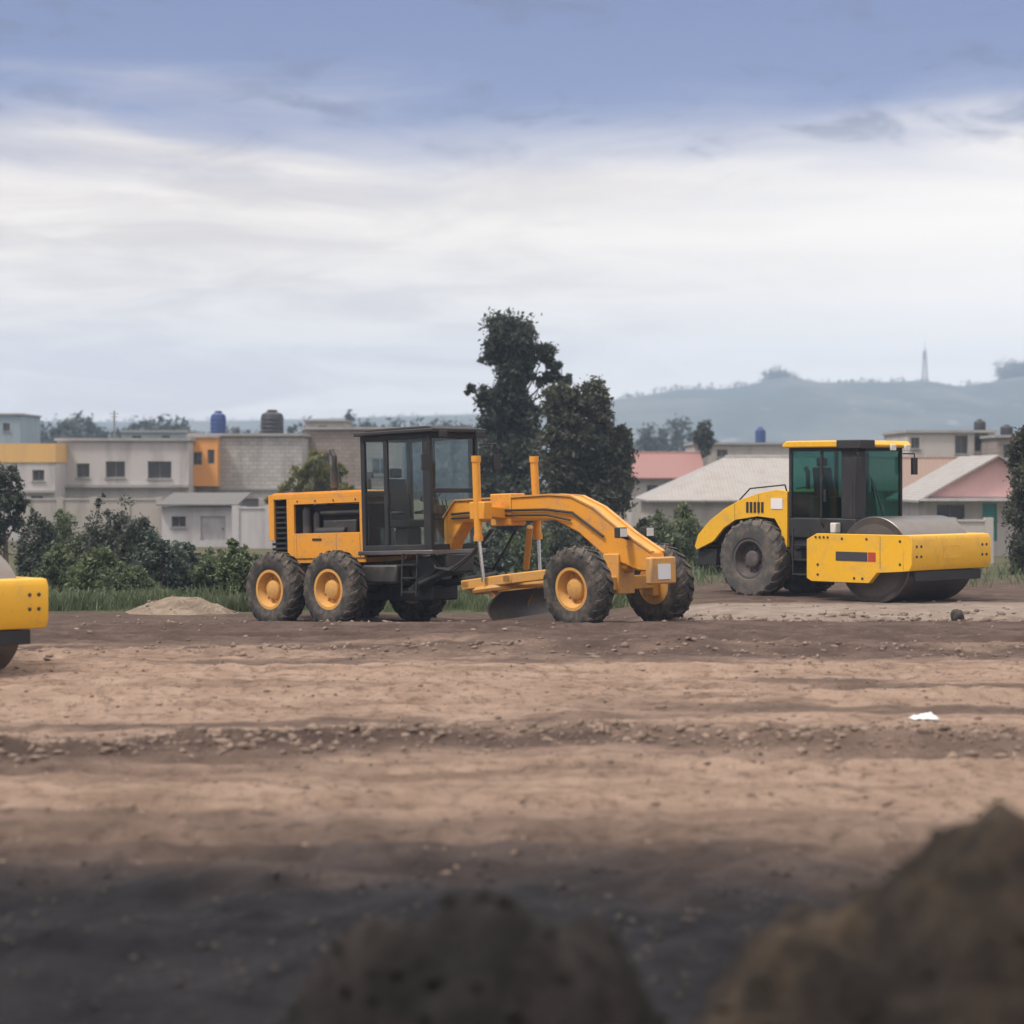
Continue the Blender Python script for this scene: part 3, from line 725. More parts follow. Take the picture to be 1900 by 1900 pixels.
# ------------------------------------------------------------------ soil roller (x forward, y left, z up; origin under the rear axle)
def make_roller(label, loc, rz):
    g = thing('soil_roller', label, 'road roller', loc, (0, 0, rz), 'yellow single drum rollers on the site')
    for y, s in ((-.86, -1), (.86, 1)): wheel(g, (0, y, .80), .80, .52, .40, 20, s, M['rubber_grey'], M['rim_dark'])
    m = MB(); m.tube((0, -.8, .8), (0, .8, .8), .16, n=16); m.box(-.9, 1.7, -.42, .42, .62, 1.05); m.box(.5, 1.4, -.72, .72, .80, 1.25); m.tube((1.75, 0, .5), (1.75, 0, 1.15), .15)
    m.box(1.3, 1.95, -.22, .22, .55, 1.0); m.build('chassis', M['black'], g, .03)
    # rear engine hood, arched down to the tail
    m = MB(); prof = [(.78, 1.06), (.78, 2.20), (.50, 2.24), (.05, 2.17), (-.45, 2.03), (-.90, 1.83), (-1.30, 1.58), (-1.62, 1.28), (-1.72, 1.02), (-1.66, .95), (-1.20, 1.14), (-.92, 1.42), (-.60, 1.60), (0, 1.68), (.45, 1.64), (.62, 1.40), (.66, 1.06)]
    for s in (-1, 1):
        a, b = (-.80, -.72) if s < 0 else (.72, .80)
        m.prism(prof, a, b)
    topc = prof[1:9]
    for a, b in zip(topc[:-1], topc[1:]):
        vs = [(a[0], -.72, a[1]), (a[0], .72, a[1]), (b[0], .72, b[1]), (b[0], -.72, b[1])]
        lo = [(x, y, z - .05) for x, y, z in vs]
        m.add(vs + lo, [(0, 1, 2, 3), (7, 6, 5, 4), (0, 4, 5, 1), (1, 5, 6, 2), (2, 6, 7, 3), (3, 7, 4, 0)])
    m.use(1)
    for s in (-1, 1):
        y = s * .8025; a, b = min(y, s * .79), max(y, s * .79)
        for x, za, zb in ((.02, 1.70, 2.14), (-.62, 1.62, 1.93)): m.box(x, x + .014, a, b, za, zb)
    hood = m.build('engine_hood', [M['yellow'], M['black']], g, .006, angle=50)
    m = MB(); m.box(-1.35, .7, -.66, .66, 1.06, 1.45); m.box(-.6, .7, -.66, .66, 1.45, 1.95); m.build('engine', M['black'], g, .03)
    for s in (-1, 1):
        m = MB(); m.path([(.74, s * .76, 2.2), (.74, s * .82, 2.34), (-.2, s * .80, 2.26), (-.5, s * .78, 2.02)], .016, 6); m.build('handrail', M['black'], g)
        m = MB(); y = s * .806
        for k in range(5): m.box(-.30 + k * .10, -.24 + k * .10, y - .006, y + .006, 1.76, 1.98)
        m.build('vent', M['black'], g)
        m = MB(); m.box(.36, .66, y - .005, y + .005, 1.84, 2.06); m.build('sticker', M['white'], g)
        m = MB(); m.box(-1.70, -1.64, s * .58 - .1, s * .58 + .1, 1.05, 1.17); m.build('tail_light', M['red'], g)
    m = MB()
    for k in range(6): m.box(-1.755, -1.70, -.60, .60, 1.02 - k * .0 + k * .06 - .30, 1.05 + k * .06 - .30)
    m.box(-1.72, -1.2, -.7, .7, .62, .98); m.build('rear_bumper', M['black'], g, .02)
    m = MB(); m.tube((.35, .45, 2.2), (.35, .45, 2.62), .05); m.tube((.35, .45, 2.6), (.28, .45, 2.70), .05); m.build('exhaust_stack', M['black'], g)
    # cab
    x0, x1, cy, z0, z1 = .82, 2.52, .80, 1.25, 3.10
    m = MB(); m.box(x0, x1, -cy, cy, z0, z0 + .42); m.box(x0 + .1, x1 - .2, -cy + .05, cy - .05, 1.0, z0); m.build('cab_base', M['black'], g, .03)
    c = MB(); p = .07
    for x in (x0, x1 - p):
        for s in (-1, 1):
            y = s * cy; w = p
            c.box(x, x + p, min(y, y - s * w), max(y, y - s * w), z0 + .42, z1)
    for s in (-1, 1):
        y = s * cy; a, b = min(y, y - s * .05), max(y, y - s * .05)
        c.box(x0 + p, x1 - p, a, b, z1 - .07, z1); c.box(x0 + .80, x0 + .86, a, b, z0 + .42, z1 - .07)
        # broad dark corner post carrying the door hinge and the air duct
        c.box(x1 - .36, x1 - p, a, b, z0 + .42, z1 - .07) if s < 0 else None
    c.box(x1 - .05, x1, -cy + p, -cy + .34, z0 + .42, z1 - .07)
    for x in (x0 + .003, x1 - .053):
        c.box(x, x + .05, -cy + .34 if x > 1.5 else -cy + p, cy - p, z1 - .07, z1)
    c.build('cab_frame', M['black'], g, .012)
    for s in (-1, 1):
        y = s * (cy - .025)
        m = MB(); m.box(x0 + p, x0 + .80, y - .004, y + .004, z0 + .42, z1 - .07); m.build('side_window', M['green_glass'], g)
        m = MB(); m.box(x0 + .86, x1 - (.36 if s < 0 else p), y - .004, y + .004, z0 + .42, z1 - .07); d = m.build('door', M['green_glass'], g)
        m = MB(); m.box(x0 + .90, x0 + .96, y + s * .03 - .015, y + s * .03 + .015, 2.0, 2.25); m.build('handle', M['black'], d)
        # grab rail and mirror
        m = MB(); m.path([(x0 + .88, s * (cy + .01), 1.5), (x0 + .88, s * (cy + .07), 1.6), (x0 + .88, s * (cy + .07), 2.4), (x0 + .88, s * (cy + .01), 2.5)], .016, 6); m.build('grab_rail', M['black'], g)
        m = MB(); m.path([(x1, s * cy, 2.98), (x1 + .18, s * (cy + .16), 2.98), (x1 + .18, s * (cy + .16), 2.9)], .015, 6); m.box(x1 + .15, x1 + .20, s * (cy + .16) - .09, s * (cy + .16) + .09, 2.55, 2.9); m.build('mirror', M['black'], g, .01)
    m = MB(); m.box(x1 - .029, x1 - .021, -cy + .34, cy - p, z0 + .42, z1 - .07); m.build('windscreen', M['green_glass'], g)
    m = MB(); m.box(x0 + .021, x0 + .029, -cy + p, cy - p, z0 + .42, z1 - .07); m.build('rear_window', M['green_glass'], g)
    m = MB(); m.bar((x1 + .012, .1, 1.72), (x1 + .012, -.2, 2.35), .02, .02); m.build('wiper', M['black'], g)
    # roof: yellow cap, dark corner box over the near front post
    r = MB(); r.prism([(x0 - .10, z1), (x1 + .14, z1), (x1 + .18, z1 + .05), (x1 + .08, z1 + .14), (x0, z1 + .14), (x0 - .12, z1 + .06)], -cy - .08, cy + .08); r.build('roof', M['yellow'], g, .025)
    m = MB(); m.box(x1 - .42, x1 + .19, -cy - .095, -cy + .40, z1 - .03, z1 + .15); m.build('roof_corner_box', M['black'], g, .02)
    for s in (.2, .68):
        m = MB(); m.box(x1 + .16, x1 + .22, s - .08, s + .08, z1 - .06, z1 + .06); m.build('work_light', M['lamp'], g, .01)
    m = MB(); m.box(1.1, 1.6, -.28, .28, 1.85, 2.0); m.prism([(1.08, 1.97), (1.22, 1.97), (1.12, 2.7), (1.0, 2.7)], -.27, .27); m.box(1.15, 1.5, -.2, .2, 1.67, 1.85); m.box(1.02, 1.1, -.15, .15, 2.72, 2.9); m.build('seat', M['seat'], g, .03)
    m = MB(); m.prism([(2.05, 1.67), (2.35, 1.67), (2.25, 2.2), (2.1, 2.15)], -.2, .2); m.box(1.2, 1.9, -.62, -.34, 1.67, 2.1); m.build('control_console', M['charcoal'], g, .02)
    m = MB(); n = 20; tilt = Matrix.Translation((2.0, 0, 2.28)) @ Matrix.Rotation(R(-30), 4, 'Y')
    m.path([tilt @ Vector((.2 * math.cos(2 * math.pi * k / n), .2 * math.sin(2 * math.pi * k / n), 0)) for k in range(n + 1)], .016, 6)
    m.tube(tilt @ Vector((0, 0, 0)), (2.15, 0, 2.1), .03); m.bar(tilt @ Vector((-.2, 0, 0)), tilt @ Vector((.2, 0, 0)), .03, .02); m.build('steering_wheel', M['black'], g)
    m = MB()
    for z in (.5, .8, 1.1): m.box(1.05, 1.5, -.98, -.78, z, z + .03)
    for x in (1.05, 1.47): m.box(x, x + .03, -.98, -.95, .5, 1.45)
    m.build('step_ladder', M['black'], g)
    # drum and frame
    dr, dc, dw = .86, 3.20, 1.10
    m = MB(); m.lathe([(dr - .10, -dw), (dr - .012, -dw), (dr, -dw + .012), (dr, dw - .012), (dr - .012, dw), (dr - .10, dw)], 96, (dc, 0, dr)); m.build('drum', M['drum'], g, angle=30)
    m = MB()
    for s in (-1, 1): m.lathe([(0, s * (dw - .12)), (dr - .13, s * (dw - .12)), (dr - .14, s * (dw + .004)), (dr - .02, s * (dw + .004))], 64, (dc, 0, dr)); m.tube((dc, s * (dw - .1), dr), (dc, s * 1.24, dr), .2, n=20)
    m.build('drum_side', M['drum_dark'], g, angle=30)
    fx0, fx1, fw = 1.72, 4.28, 1.36
    for s in (-1, 1):
        a, b = (-fw, -fw + .13) if s < 0 else (fw - .13, fw)
        m = MB(); m.prism([(fx0, .47), (fx0 + .12, .41), (3.25, .41), (3.45, .62), (fx1 - .2, .66), (fx1 - .2, 1.37), (fx0 + .25, 1.37), (fx0, 1.25)], a, b)
        m.use(1)
        for (bx_, bz_) in ((2.0, .55), (2.0, .75), (2.9, .50), (3.1, .50), (4.0, .80), (4.0, 1.25), (3.2, 1.28), (2.6, 1.28)): m.tube((bx_, s * (fw - .02), bz_), (bx_, s * (fw + .014), bz_), .028, n=8)
        for k in range(4): m.tube((1.95 + k * .10, s * (fw - .02), 1.30), (1.95 + k * .10, s * (fw + .02), 1.30), .025, n=8)
        a, b = sorted((s * (fw + .004), s * (fw - .02))); m.box(3.52, 3.535, a, b, .70, 1.34)
        m.build('side_frame', [M['yellow'], M['charcoal']], g, .008)
        m = MB(); y = s * (fw + .003)
        m.box(2.45, 3.22, y - .004, y + .004, .84, 1.02); m.build('name_label', M['trim'], g)
        m = MB(); m.box(3.24, 3.42, y - .004, y + .004, .84, 1.02); m.build('red_label', M['red'], g)
    m = MB(); m.prism([(fx1 - .20, .66), (fx1 - .06, .68), (fx1, .80), (fx1, 1.27), (fx1 - .05, 1.36), (fx1 - .20, 1.375)], -fw, fw); m.use(1)
    for yy in (-1.2, -1.05, 1.05, 1.2): m.tube((fx1 - .02, yy, .95), (fx1 + .014, yy, .95), .03, n=8); m.tube((fx1 - .02, yy, 1.15), (fx1 + .014, yy, 1.15), .03, n=8)
    ff = m.build('front_frame', [M['yellow'], M['charcoal']], g, .008)
    m = MB(); m.box(fx1 - .02, fx1 + .004, -.30, .30, .90, 1.16); m.build('cover_plate', M['yellow'], ff, .004)
    m = MB(); m.box(fx1 - .16, fx1 - .08, -1.12, 1.12, .46, .66); m.build('shade_bar', M['black'], g, .01)  # black bar added under the front frame to darken the gap there
    m = MB(); m.box(fx0 - .002, fx0 + .2, -fw + .13, fw - .13, .60, 1.22); m.build('rear_crossbar', M['yellow'], g, .02)
    m = MB(); m.box(fx1 - .32, fx1 - .23, -1.10, 1.10, 1.02, 1.12); m.build('scraper', M['black'], g)
    # hoses curling from the cab to the drum frame
    for k, yy in enumerate((-.55, -.40, -.2, .25, .45)):
        pts = []
        for i in range(9):
            t = i / 8; pts.append((1.55 + .5 * t, yy, 1.22 + (.48 + .06 * k % .2) * math.sin(math.pi * t) + .05 * t))
        m = MB(); m.path(pts, .028, 7); m.build('hydraulic_hose', M['black'], g)
    for s in (-1, 1):
        m = MB(); m.box(2.02, 2.16, s * .9 - .09, s * .9 + .09, 1.37, 1.58)
        m.build('headlight', M['lamp'], g, .02)
    return g
r1 = make_roller('yellow single drum soil roller with green tinted cab, parked right of the grader', (5.68, 49.5, -.035), R(-45))
r2 = copy_tree(r1); r2['label'] = 'yellow soil roller cut off by the left edge, only its drum corner showing'
r2.scale = (.90, .90, .90)
fr, lf = Vector((.7071, -.7071, 0)), Vector((.7071, .7071, 0))
corner = Vector((X(90, 29.6), 29.6, 0)) - (fr * 4.28 + lf * 1.36) * .90
r2.location = (corner.x, corner.y, -.03)
# ------------------------------------------------------------------ foliage
def leaf_cloud(blobs, n, size, seed, droop=.0):
    """blobs: (x, y, z, rx, ry, rz, weight); returns small bent leaf faces through each clump's volume"""
    r = np.random.default_rng(seed); V = []
    wt = np.array([b[6] * b[3] * b[5] for b in blobs]); wt = wt / wt.sum()
    for b, k in zip(blobs, np.maximum((wt * n).astype(int), 8)):
        # each blob gets sub clumps, so that the outline is ragged and gaps show
        sub = max(5, int(k / 55)); d = r.normal(size=(sub, 3)); d /= np.linalg.norm(d, axis=1)[:, None]
        ctr = d * (r.random((sub, 1)) ** .45) * np.array(b[3:6]) * .92
        ii = r.integers(0, sub, k); s = r.uniform(.16, .34, (sub, 1)) * np.mean(b[3:6])
        p = ctr[ii] + r.normal(size=(k, 3)) * s[ii] * .62 + np.array(b[:3])
        u = r.normal(size=(k, 3)); u[:, 2] -= droop; u /= np.linalg.norm(u, axis=1)[:, None]
        w = np.cross(u, r.normal(size=(k, 3))); w /= np.linalg.norm(w, axis=1)[:, None]
        L = size * r.uniform(.6, 1.5, (k, 1)); W = L * r.uniform(.28, .5, (k, 1))
        V.append(np.stack([p - u * L * .5, p + w * W * .5, p + u * L * .5, p - w * W * .5], 1))
    V = np.concatenate(V).reshape(-1, 3); return V, np.arange(len(V)).reshape(-1, 4)

def trunk_mesh(base, top, r0, limbs, seed):
    m = MB(); r = random.Random(seed); base, top = Vector(base), Vector(top); n = 6; pts = []
    for k in range(n + 1):
        t = k / n; pts.append(base.lerp(top, t) + Vector((r.uniform(-1, 1), r.uniform(-1, 1), 0)) * (.12 * (0 if k == 0 else 1) * r0 * 3))
    for k in range(n): m.tube(pts[k], pts[k + 1], r0 * (1 - .8 * k / n), r0 * (1 - .8 * (k + 1) / n), 9)
    for (x, y, z) in limbs:
        e = Vector((x, y, z)); t = max(.15, min(.92, (z - base.z) / max(.1, (top.z - base.z)) - .18))
        k = min(n - 1, int(t * n)); s = pts[k]
        mid = s.lerp(e, .55) + Vector((0, 0, -.06 * (e - s).length)); q = r0 * .42 * (1 - t * .6)
        m.tube(s, mid, q, q * .65, 7); m.tube(mid, e, q * .65, q * .22, 7)
    return m

def tree(name, label, x, y, blobs, n, size, leaf, trunk_r, trunk_top, seed, cat='tree', group=None, base=None):
    """blobs are relative to the tree's foot"""
    z0 = gz(x, y) if base is None else base
    t = thing(name, label, cat, (x, y, z0), group=group)
    limbs = [(b[0], b[1], b[2]) for b in blobs]
    trunk_mesh((0, 0, -.1), trunk_top, trunk_r, limbs, seed).build('trunk' if cat == 'tree' else 'stem', M['bark'], t)
    v, f = leaf_cloud(blobs, n, size, seed); np_mesh('crown' if cat == 'tree' else 'foliage', v, f, M[leaf], t)
    return t

def px_blobs(spec, d, x0, z0, seed):
    """clump list (px, py, half width px, half height px) at a distance -> metres about the foot, spread in depth"""
    r = random.Random(seed); k = d / FPX; out = []
    for (px, py, hw, hh) in spec:
        out.append((X(px, d) - x0, r.uniform(-.6, .6) * hw * k, Z(py, d) - z0, hw * k, max(hw, hh) * k * .9, hh * k, 1.0))
    return out

D = 92.0
tx, tz = X(955, D), gz(X(955, D), D)
tree('tall_tree', 'tall dark evergreen tree with a narrow ragged top behind the grader cab', tx, D,
     px_blobs([(942, 615, 48, 36), (965, 640, 35, 40), (935, 650, 36, 30), (1012, 652, 22, 26), (1028, 682, 18, 22), (912, 662, 24, 16), (948, 690, 30, 32), (876, 722, 14, 11), (915, 738, 36, 24),
               (950, 745, 36, 34), (945, 790, 56, 34), (985, 775, 30, 36), (920, 800, 34, 30), (950, 840, 66, 44), (930, 885, 56, 46), (960, 930, 60, 50), (905, 860, 22, 40), (1040, 702, 20, 14), (955, 712, 34, 30), (962, 668, 44, 26), (1005, 705, 22, 14), (925, 768, 34, 24), (1030, 760, 22, 20), (960, 985, 56, 45)], D, tx, tz, 3),
     52000, .21, 'leaf_dark', .26, (-.1, 0, (D / FPX) * 330), 5)
D = 86.0
tx, tz = X(1088, D), gz(X(1088, D), D)
tree('broad_tree', 'broad rounded dark tree leaning against the tall evergreen, right of it', tx, D,
     px_blobs([(1040, 745, 38, 34), (1096, 728, 24, 36), (1072, 760, 50, 40), (1118, 765, 26, 42), (1050, 810, 52, 48), (1105, 815, 52, 48), (1142, 825, 32, 40), (1085, 868, 78, 52), (1150, 868, 30, 48),
               (1040, 880, 46, 50), (1095, 925, 78, 46), (1140, 912, 30, 38), (1075, 975, 70, 50)], D, tx, tz, 4),
     44000, .20, 'leaf_warm', .24, (.1, 0, (D / FPX) * 210), 8)
D = 97.0
tx, tz = X(598, D), gz(X(598, D), D)
tree('yellow_green_tree', 'yellow green young tree rising behind the grader hood', tx, D,
     px_blobs([(582, 858, 20, 28), (560, 885, 26, 22), (600, 890, 32, 26), (628, 880, 16, 24), (535, 905, 28, 16), (590, 920, 48, 22), (640, 910, 18, 22), (500, 928, 22, 12), (588, 955, 40, 26)], D, tx, tz, 5),
     9000, .16, 'leaf_lime', .10, (0, 0, 1.9), 12)
D = 68.0
tx, tz = X(8, D), gz(X(8, D), D)
tree('dark_tree', 'dark thin leaved tree at the left edge above the cut off roller', tx, D,
     px_blobs([(8, 885, 26, 22), (-18, 900, 40, 34), (22, 920, 24, 26), (40, 940, 14, 16), (-10, 945, 40, 32), (28, 968, 18, 22), (-22, 990, 40, 40)], D, tx, tz, 6),
     8500, .14, 'leaf_dark', .13, (0, 0, 1.7), 15)
D = 155.0
tx, tz = X(1306, D), gz(X(1306, D), D)
tree('small_tree', 'small dark tree standing up behind the grey hipped roof', tx, D,
     px_blobs([(1306, 797, 17, 16), (1298, 812, 14, 14), (1316, 815, 14, 16), (1306, 838, 12, 16)], D, tx, tz, 7), 3500, .22, 'leaf_dark', .14, (0, 0, 3.8), 17)
D = 66.0
tx, tz = X(1898, D), gz(X(1898, D), D)
tree('column_tree', 'dark column shaped conifer at the right edge beside the pink gable', tx, D,
     px_blobs([(1897, 812, 18, 30), (1895, 850, 24, 36), (1898, 900, 28, 44), (1896, 955, 29, 46), (1897, 1010, 29, 46), (1898, 1050, 28, 34)], D, tx, tz, 8), 11000, .12, 'leaf_warm', .12, (0, 0, 3.6), 19)

SHRUBS = [  # px, top row, d, half width px, leaf, label
    (70, 950, 60, 44, 'leaf_dark', 'tall dark grey green bush just right of the left edge tree'),
    (128, 945, 64, 56, 'leaf_mid', 'mid green bush standing behind the cut off roller drum'),
    (205, 918, 63, 52, 'leaf_dark', 'tallest dark bush of the left row, spiky topped'),
    (262, 950, 62, 44, 'leaf_dark', 'dark bush below the plain grey house wall, beside the tallest bush'),
    (112, 1010, 56, 38, 'leaf_mid', 'green bush low beside the yellow drum of the cut off roller'),
    (175, 1012, 53, 54, 'leaf_bright', 'fresh green round bush at the front of the left row'),
    (240, 1045, 51, 48, 'leaf_mid', 'low olive green bush left of the pale dirt heap'),
    (300, 990, 55, 54, 'leaf_blue', 'blue green dense bush behind the pale dirt heap'),
    (348, 1005, 56, 42, 'leaf_blue', 'dark blue green bush in front of the pale low house'),
    (395, 1020, 55, 40, 'leaf_mid', 'low green bush right of the pale dirt heap'),
    (440, 1000, 53, 34, 'leaf_bright', 'fresh green bush touching the rear tyre of the grader'),
    (478, 1030, 55, 40, 'leaf_mid', 'green bush half hidden behind the rear wheel of the grader'),
    (740, 1000, 62, 50, 'leaf_dark', 'dark bush seen under the grader cab'),
    (830, 985, 64, 54, 'leaf_mid', 'green bush seen below the front of the grader cab'),
    (905, 980, 62, 48, 'leaf_blue', 'grey green bush seen under the grader frame behind the blade cylinder'),
    (985, 965, 66, 50, 'leaf_mid', 'green bush seen under the grader frame near its middle'),
    (1050, 980, 63, 40, 'leaf_dark', 'dark bush seen through the gap above the near front wheel'),
    (1225, 945, 68, 42, 'leaf_mid', 'olive green bush in front of the grey hipped roof house'),
    (1280, 932, 70, 34, 'leaf_bright', 'fresh green bush beside the tail of the right roller'),
    (1190, 960, 66, 34, 'leaf_dark', 'dark bush seen above the far front wheel of the grader'),
    (1330, 1015, 62, 34, 'leaf_dark', 'dark low bush between the grader nose and the right roller'),
    (1470, 1020, 64, 44, 'leaf_dark', 'dark bush behind the rear wheel of the right roller'),
]
for i, (px, top, d, hw, lf_, lab) in enumerate(SHRUBS):
    x = X(px, d); z0 = gz(x, d); k = d / FPX; H = Z(top, d) - z0; W = hw * k; r = random.Random(i)
    blobs = [(0, 0, H * .42, W * .9, W * .8, H * .42, 1), (r.uniform(-.3, .3) * W, 0, H * .74, W * .55, W * .5, H * .28, 1), (-W * .55, r.uniform(-.2, .2), H * .45, W * .5, W * .5, H * .40, 1),
             (W * .55, r.uniform(-.2, .2), H * .40, W * .5, W * .5, H * .38, 1), (r.uniform(-.5, .5) * W, 0, H * .90, W * .22, W * .2, H * .16, .8)]
    tree('bush', lab, x, d, blobs, 5500, .105, lf_, .05, (0, 0, H * .8), 40 + i, cat='bush', group='bushes along the back of the site')

# weeds along the edge of the dirt: one mass nobody could count
def weeds(name, label, n, fx, fy, h0, h1, leaf):
    xs, ys = np.array([fx() for _ in range(n)]), np.array([fy() for _ in range(n)])
    tuft = sst(.35, .72, fbm(xs * .9, ys * 1.3, 4, 131)); keep = rng.random(n) < .25 + tuft; xs, ys, tuft = xs[keep], ys[keep], tuft[keep]; n = len(xs)
    zs = ground_z(xs, ys); h = rng.uniform(h0, h1, n) * (.35 + .9 * tuft); a = rng.uniform(0, 6.28, n); l = rng.normal(0, .35, (n, 2)) * h[:, None]; w = h * rng.uniform(.03, .07, n)
    dx, dy = np.cos(a) * w, np.sin(a) * w
    V = np.stack([np.stack([xs - dx, ys - dy, zs - .02], -1), np.stack([xs + dx, ys + dy, zs - .02], -1),
                  np.stack([xs + l[:, 0] + dx * .5, ys + l[:, 1] + dy * .5, zs + h], -1), np.stack([xs + l[:, 0] - dx * .5, ys + l[:, 1] - dy * .5, zs + h], -1)], 1).reshape(-1, 3)
    o = np_mesh(name, V, np.arange(len(V)).reshape(-1, 4), M[leaf]); return tag(o, label, 'weeds', None, 'stuff')
weeds('weeds', 'green weeds growing along the far edge of the dirt', 42000, lambda: rng.uniform(-12.5, 2.5), lambda: 47.9 + abs(rng.normal(0, 2.6)), .06, .34, 'leaf_mid')
weeds('dry_grass', 'dry olive grass behind the weeds and under the bushes', 16000, lambda: rng.uniform(-16, 16), lambda: rng.uniform(52, 74), .08, .34, 'leaf_mid')

# ------------------------------------------------------------------ buildings
def facade(m, w, z0, z1, holes, depth, y=0.0):
    """front wall with real openings and their reveals; holes = (x, z, w, h)"""
    xs = sorted({0, w, *[h[0] for h in holes], *[h[0] + h[2] for h in holes]}); zs = sorted({z0, z1, *[h[1] for h in holes], *[h[1] + h[3] for h in holes]})
    def inside(x, z): return any(h[0] < x < h[0] + h[2] and h[1] < z < h[1] + h[3] for h in holes)
    for a, b in zip(xs[:-1], xs[1:]):
        for c, d in zip(zs[:-1], zs[1:]):
            if not inside((a + b) / 2, (c + d) / 2): m.add([(a, y, c), (b, y, c), (b, y, d), (a, y, d)], [(0, 1, 2, 3)])
    for (x, z, ww, hh) in holes:
        q = [(x, z), (x + ww, z), (x + ww, z + hh), (x, z + hh)]
        for (p, r_) in zip(q, q[1:] + q[:1]): m.add([(p[0], y, p[1]), (p[0], y + depth, p[1]), (r_[0], y + depth, r_[1]), (r_[0], y, r_[1])], [(0, 1, 2, 3)])

def add_window(parent, x, z, w, h, y=0.0, depth=.24, mull=1, sill=True):
    m = MB(); t = .05; yy = y + depth - .05
    m.box(x, x + t, yy, yy + .05, z, z + h); m.box(x + w - t, x + w, yy, yy + .05, z, z + h); m.box(x + t, x + w - t, yy, yy + .05, z, z + t); m.box(x + t, x + w - t, yy, yy + .05, z + h - t, z + h)
    for k in range(mull): q = x + w * (k + 1) / (mull + 1); m.box(q - .02, q + .02, yy + .005, yy + .045, z + t, z + h - t)
    f = m.build('window', M['frame'], parent, smooth=False)
    m = MB(); m.box(x + t, x + w - t, yy + .028, yy + .036, z + t, z + h - t); m.build('pane', M['pane'], f, smooth=False)
    if sill: m = MB(); m.box(x - .06, x + w + .06, y - .07, y + .02, z - .07, z - .002); m.build('sill', M['slab'], f, smooth=False)
    return f

def house(name, label, px0, px1, top, d, deep, wall, wins=(), doors=(), parapet=None, bands=(), rot=0.0, cat='house', z0=None, door_mat='door', slab=True, group=None):
    x0, x1 = X(px0, d), X(px1, d); w = x1 - x0; zb = gz((x0 + x1) / 2, d) - .15 if z0 is None else z0; zt = Z(top, d); H = zt - zb
    t = thing(name, label, cat, (x0, d, zb), (0, 0, rot), group)
    conv = lambda q: (X(q[0], d) - x0, Z(q[3], d) - zb, X(q[2], d) - X(q[0], d), (q[3] - q[1]) / FPX * d)   # left, top, right, bottom rows
    wh, dh = [conv(q) for q in wins], [conv(q) for q in doors]
    m = MB(); facade(m, w, 0, H, wh + dh, .24)
    m.add([(0, 0, 0), (0, deep, 0), (0, deep, H), (0, 0, H)], [(0, 1, 2, 3)]); m.add([(w, 0, 0), (w, deep, 0), (w, deep, H), (w, 0, H)], [(3, 2, 1, 0)])
    m.add([(0, deep, 0), (w, deep, 0), (w, deep, H), (0, deep, H)], [(3, 2, 1, 0)]); m.add([(0, 0, H), (w, 0, H), (w, deep, H), (0, deep, H)], [(0, 1, 2, 3)])
    m.build('wall', M[wall], t, smooth=False)
    for (x, z, ww, hh) in wh: add_window(t, x, z, ww, hh, mull=1 if ww < 1.3 else 2)
    for (x, z, ww, hh) in dh:
        m = MB(); m.box(x + .002, x + ww - .002, .10, .15, z + .002, z + hh - .002); dd = m.build('door', M[door_mat], t, smooth=False)
        m = MB(); m.box(x + ww - .16, x + ww - .10, .06, .10, z + hh * .45, z + hh * .52); m.build('handle', M['black'], dd, smooth=False)
    if parapet:
        mat, rows = parapet; m = MB(); hh = rows / FPX * d
        m.box(-.04, w + .04, -.05, .14, H - hh, H + .03); m.box(-.04, .14, .14, deep - .14, H - hh, H + .03); m.box(w - .14, w + .04, .14, deep - .14, H - hh, H + .03); m.build('parapet', M[mat], t, smooth=False)
    elif slab:
        m = MB(); m.box(-.12, w + .12, -.16, deep + .1, H + .003, H + .14); m.build('roof', M['slab'], t, smooth=False)
    for (row, out, th) in bands:
        z = Z(row, d) - zb; m = MB(); m.box(-.03, w + .03, -out, -.003, z - th / 2, z + th / 2); m.build('floor_slab', M['slab'], t, smooth=False)
    return t

house('house', 'grey house with an orange yellow parapet at the left edge', -90, 102, 824, 118, 8, 'lilac', wins=[(-60, 880, -25, 905), (55, 920, 80, 940), (60, 872, 82, 892)], parapet=('amber_wall', 34), bands=[(912, .25, .12)])
house('house', 'long grey two storey house with two small brown shuttered windows', 106, 350, 818, 121, 8, 'lilac', wins=[(142, 860, 166, 886), (196, 856, 232, 886), (274, 856, 318, 888), (125, 925, 158, 955), (215, 930, 255, 965)], doors=[(176, 930, 198, 998)], bands=[(902, .35, .14)])
t4 = house('house', 'plain grey concrete house with an orange bay window hung on its left corner', 352, 560, 809, 124, 9, 'block', wins=[(372, 915, 402, 938), (520, 925, 545, 955)], doors=[(448, 925, 480, 995)], bands=[(907, .10, .12)])
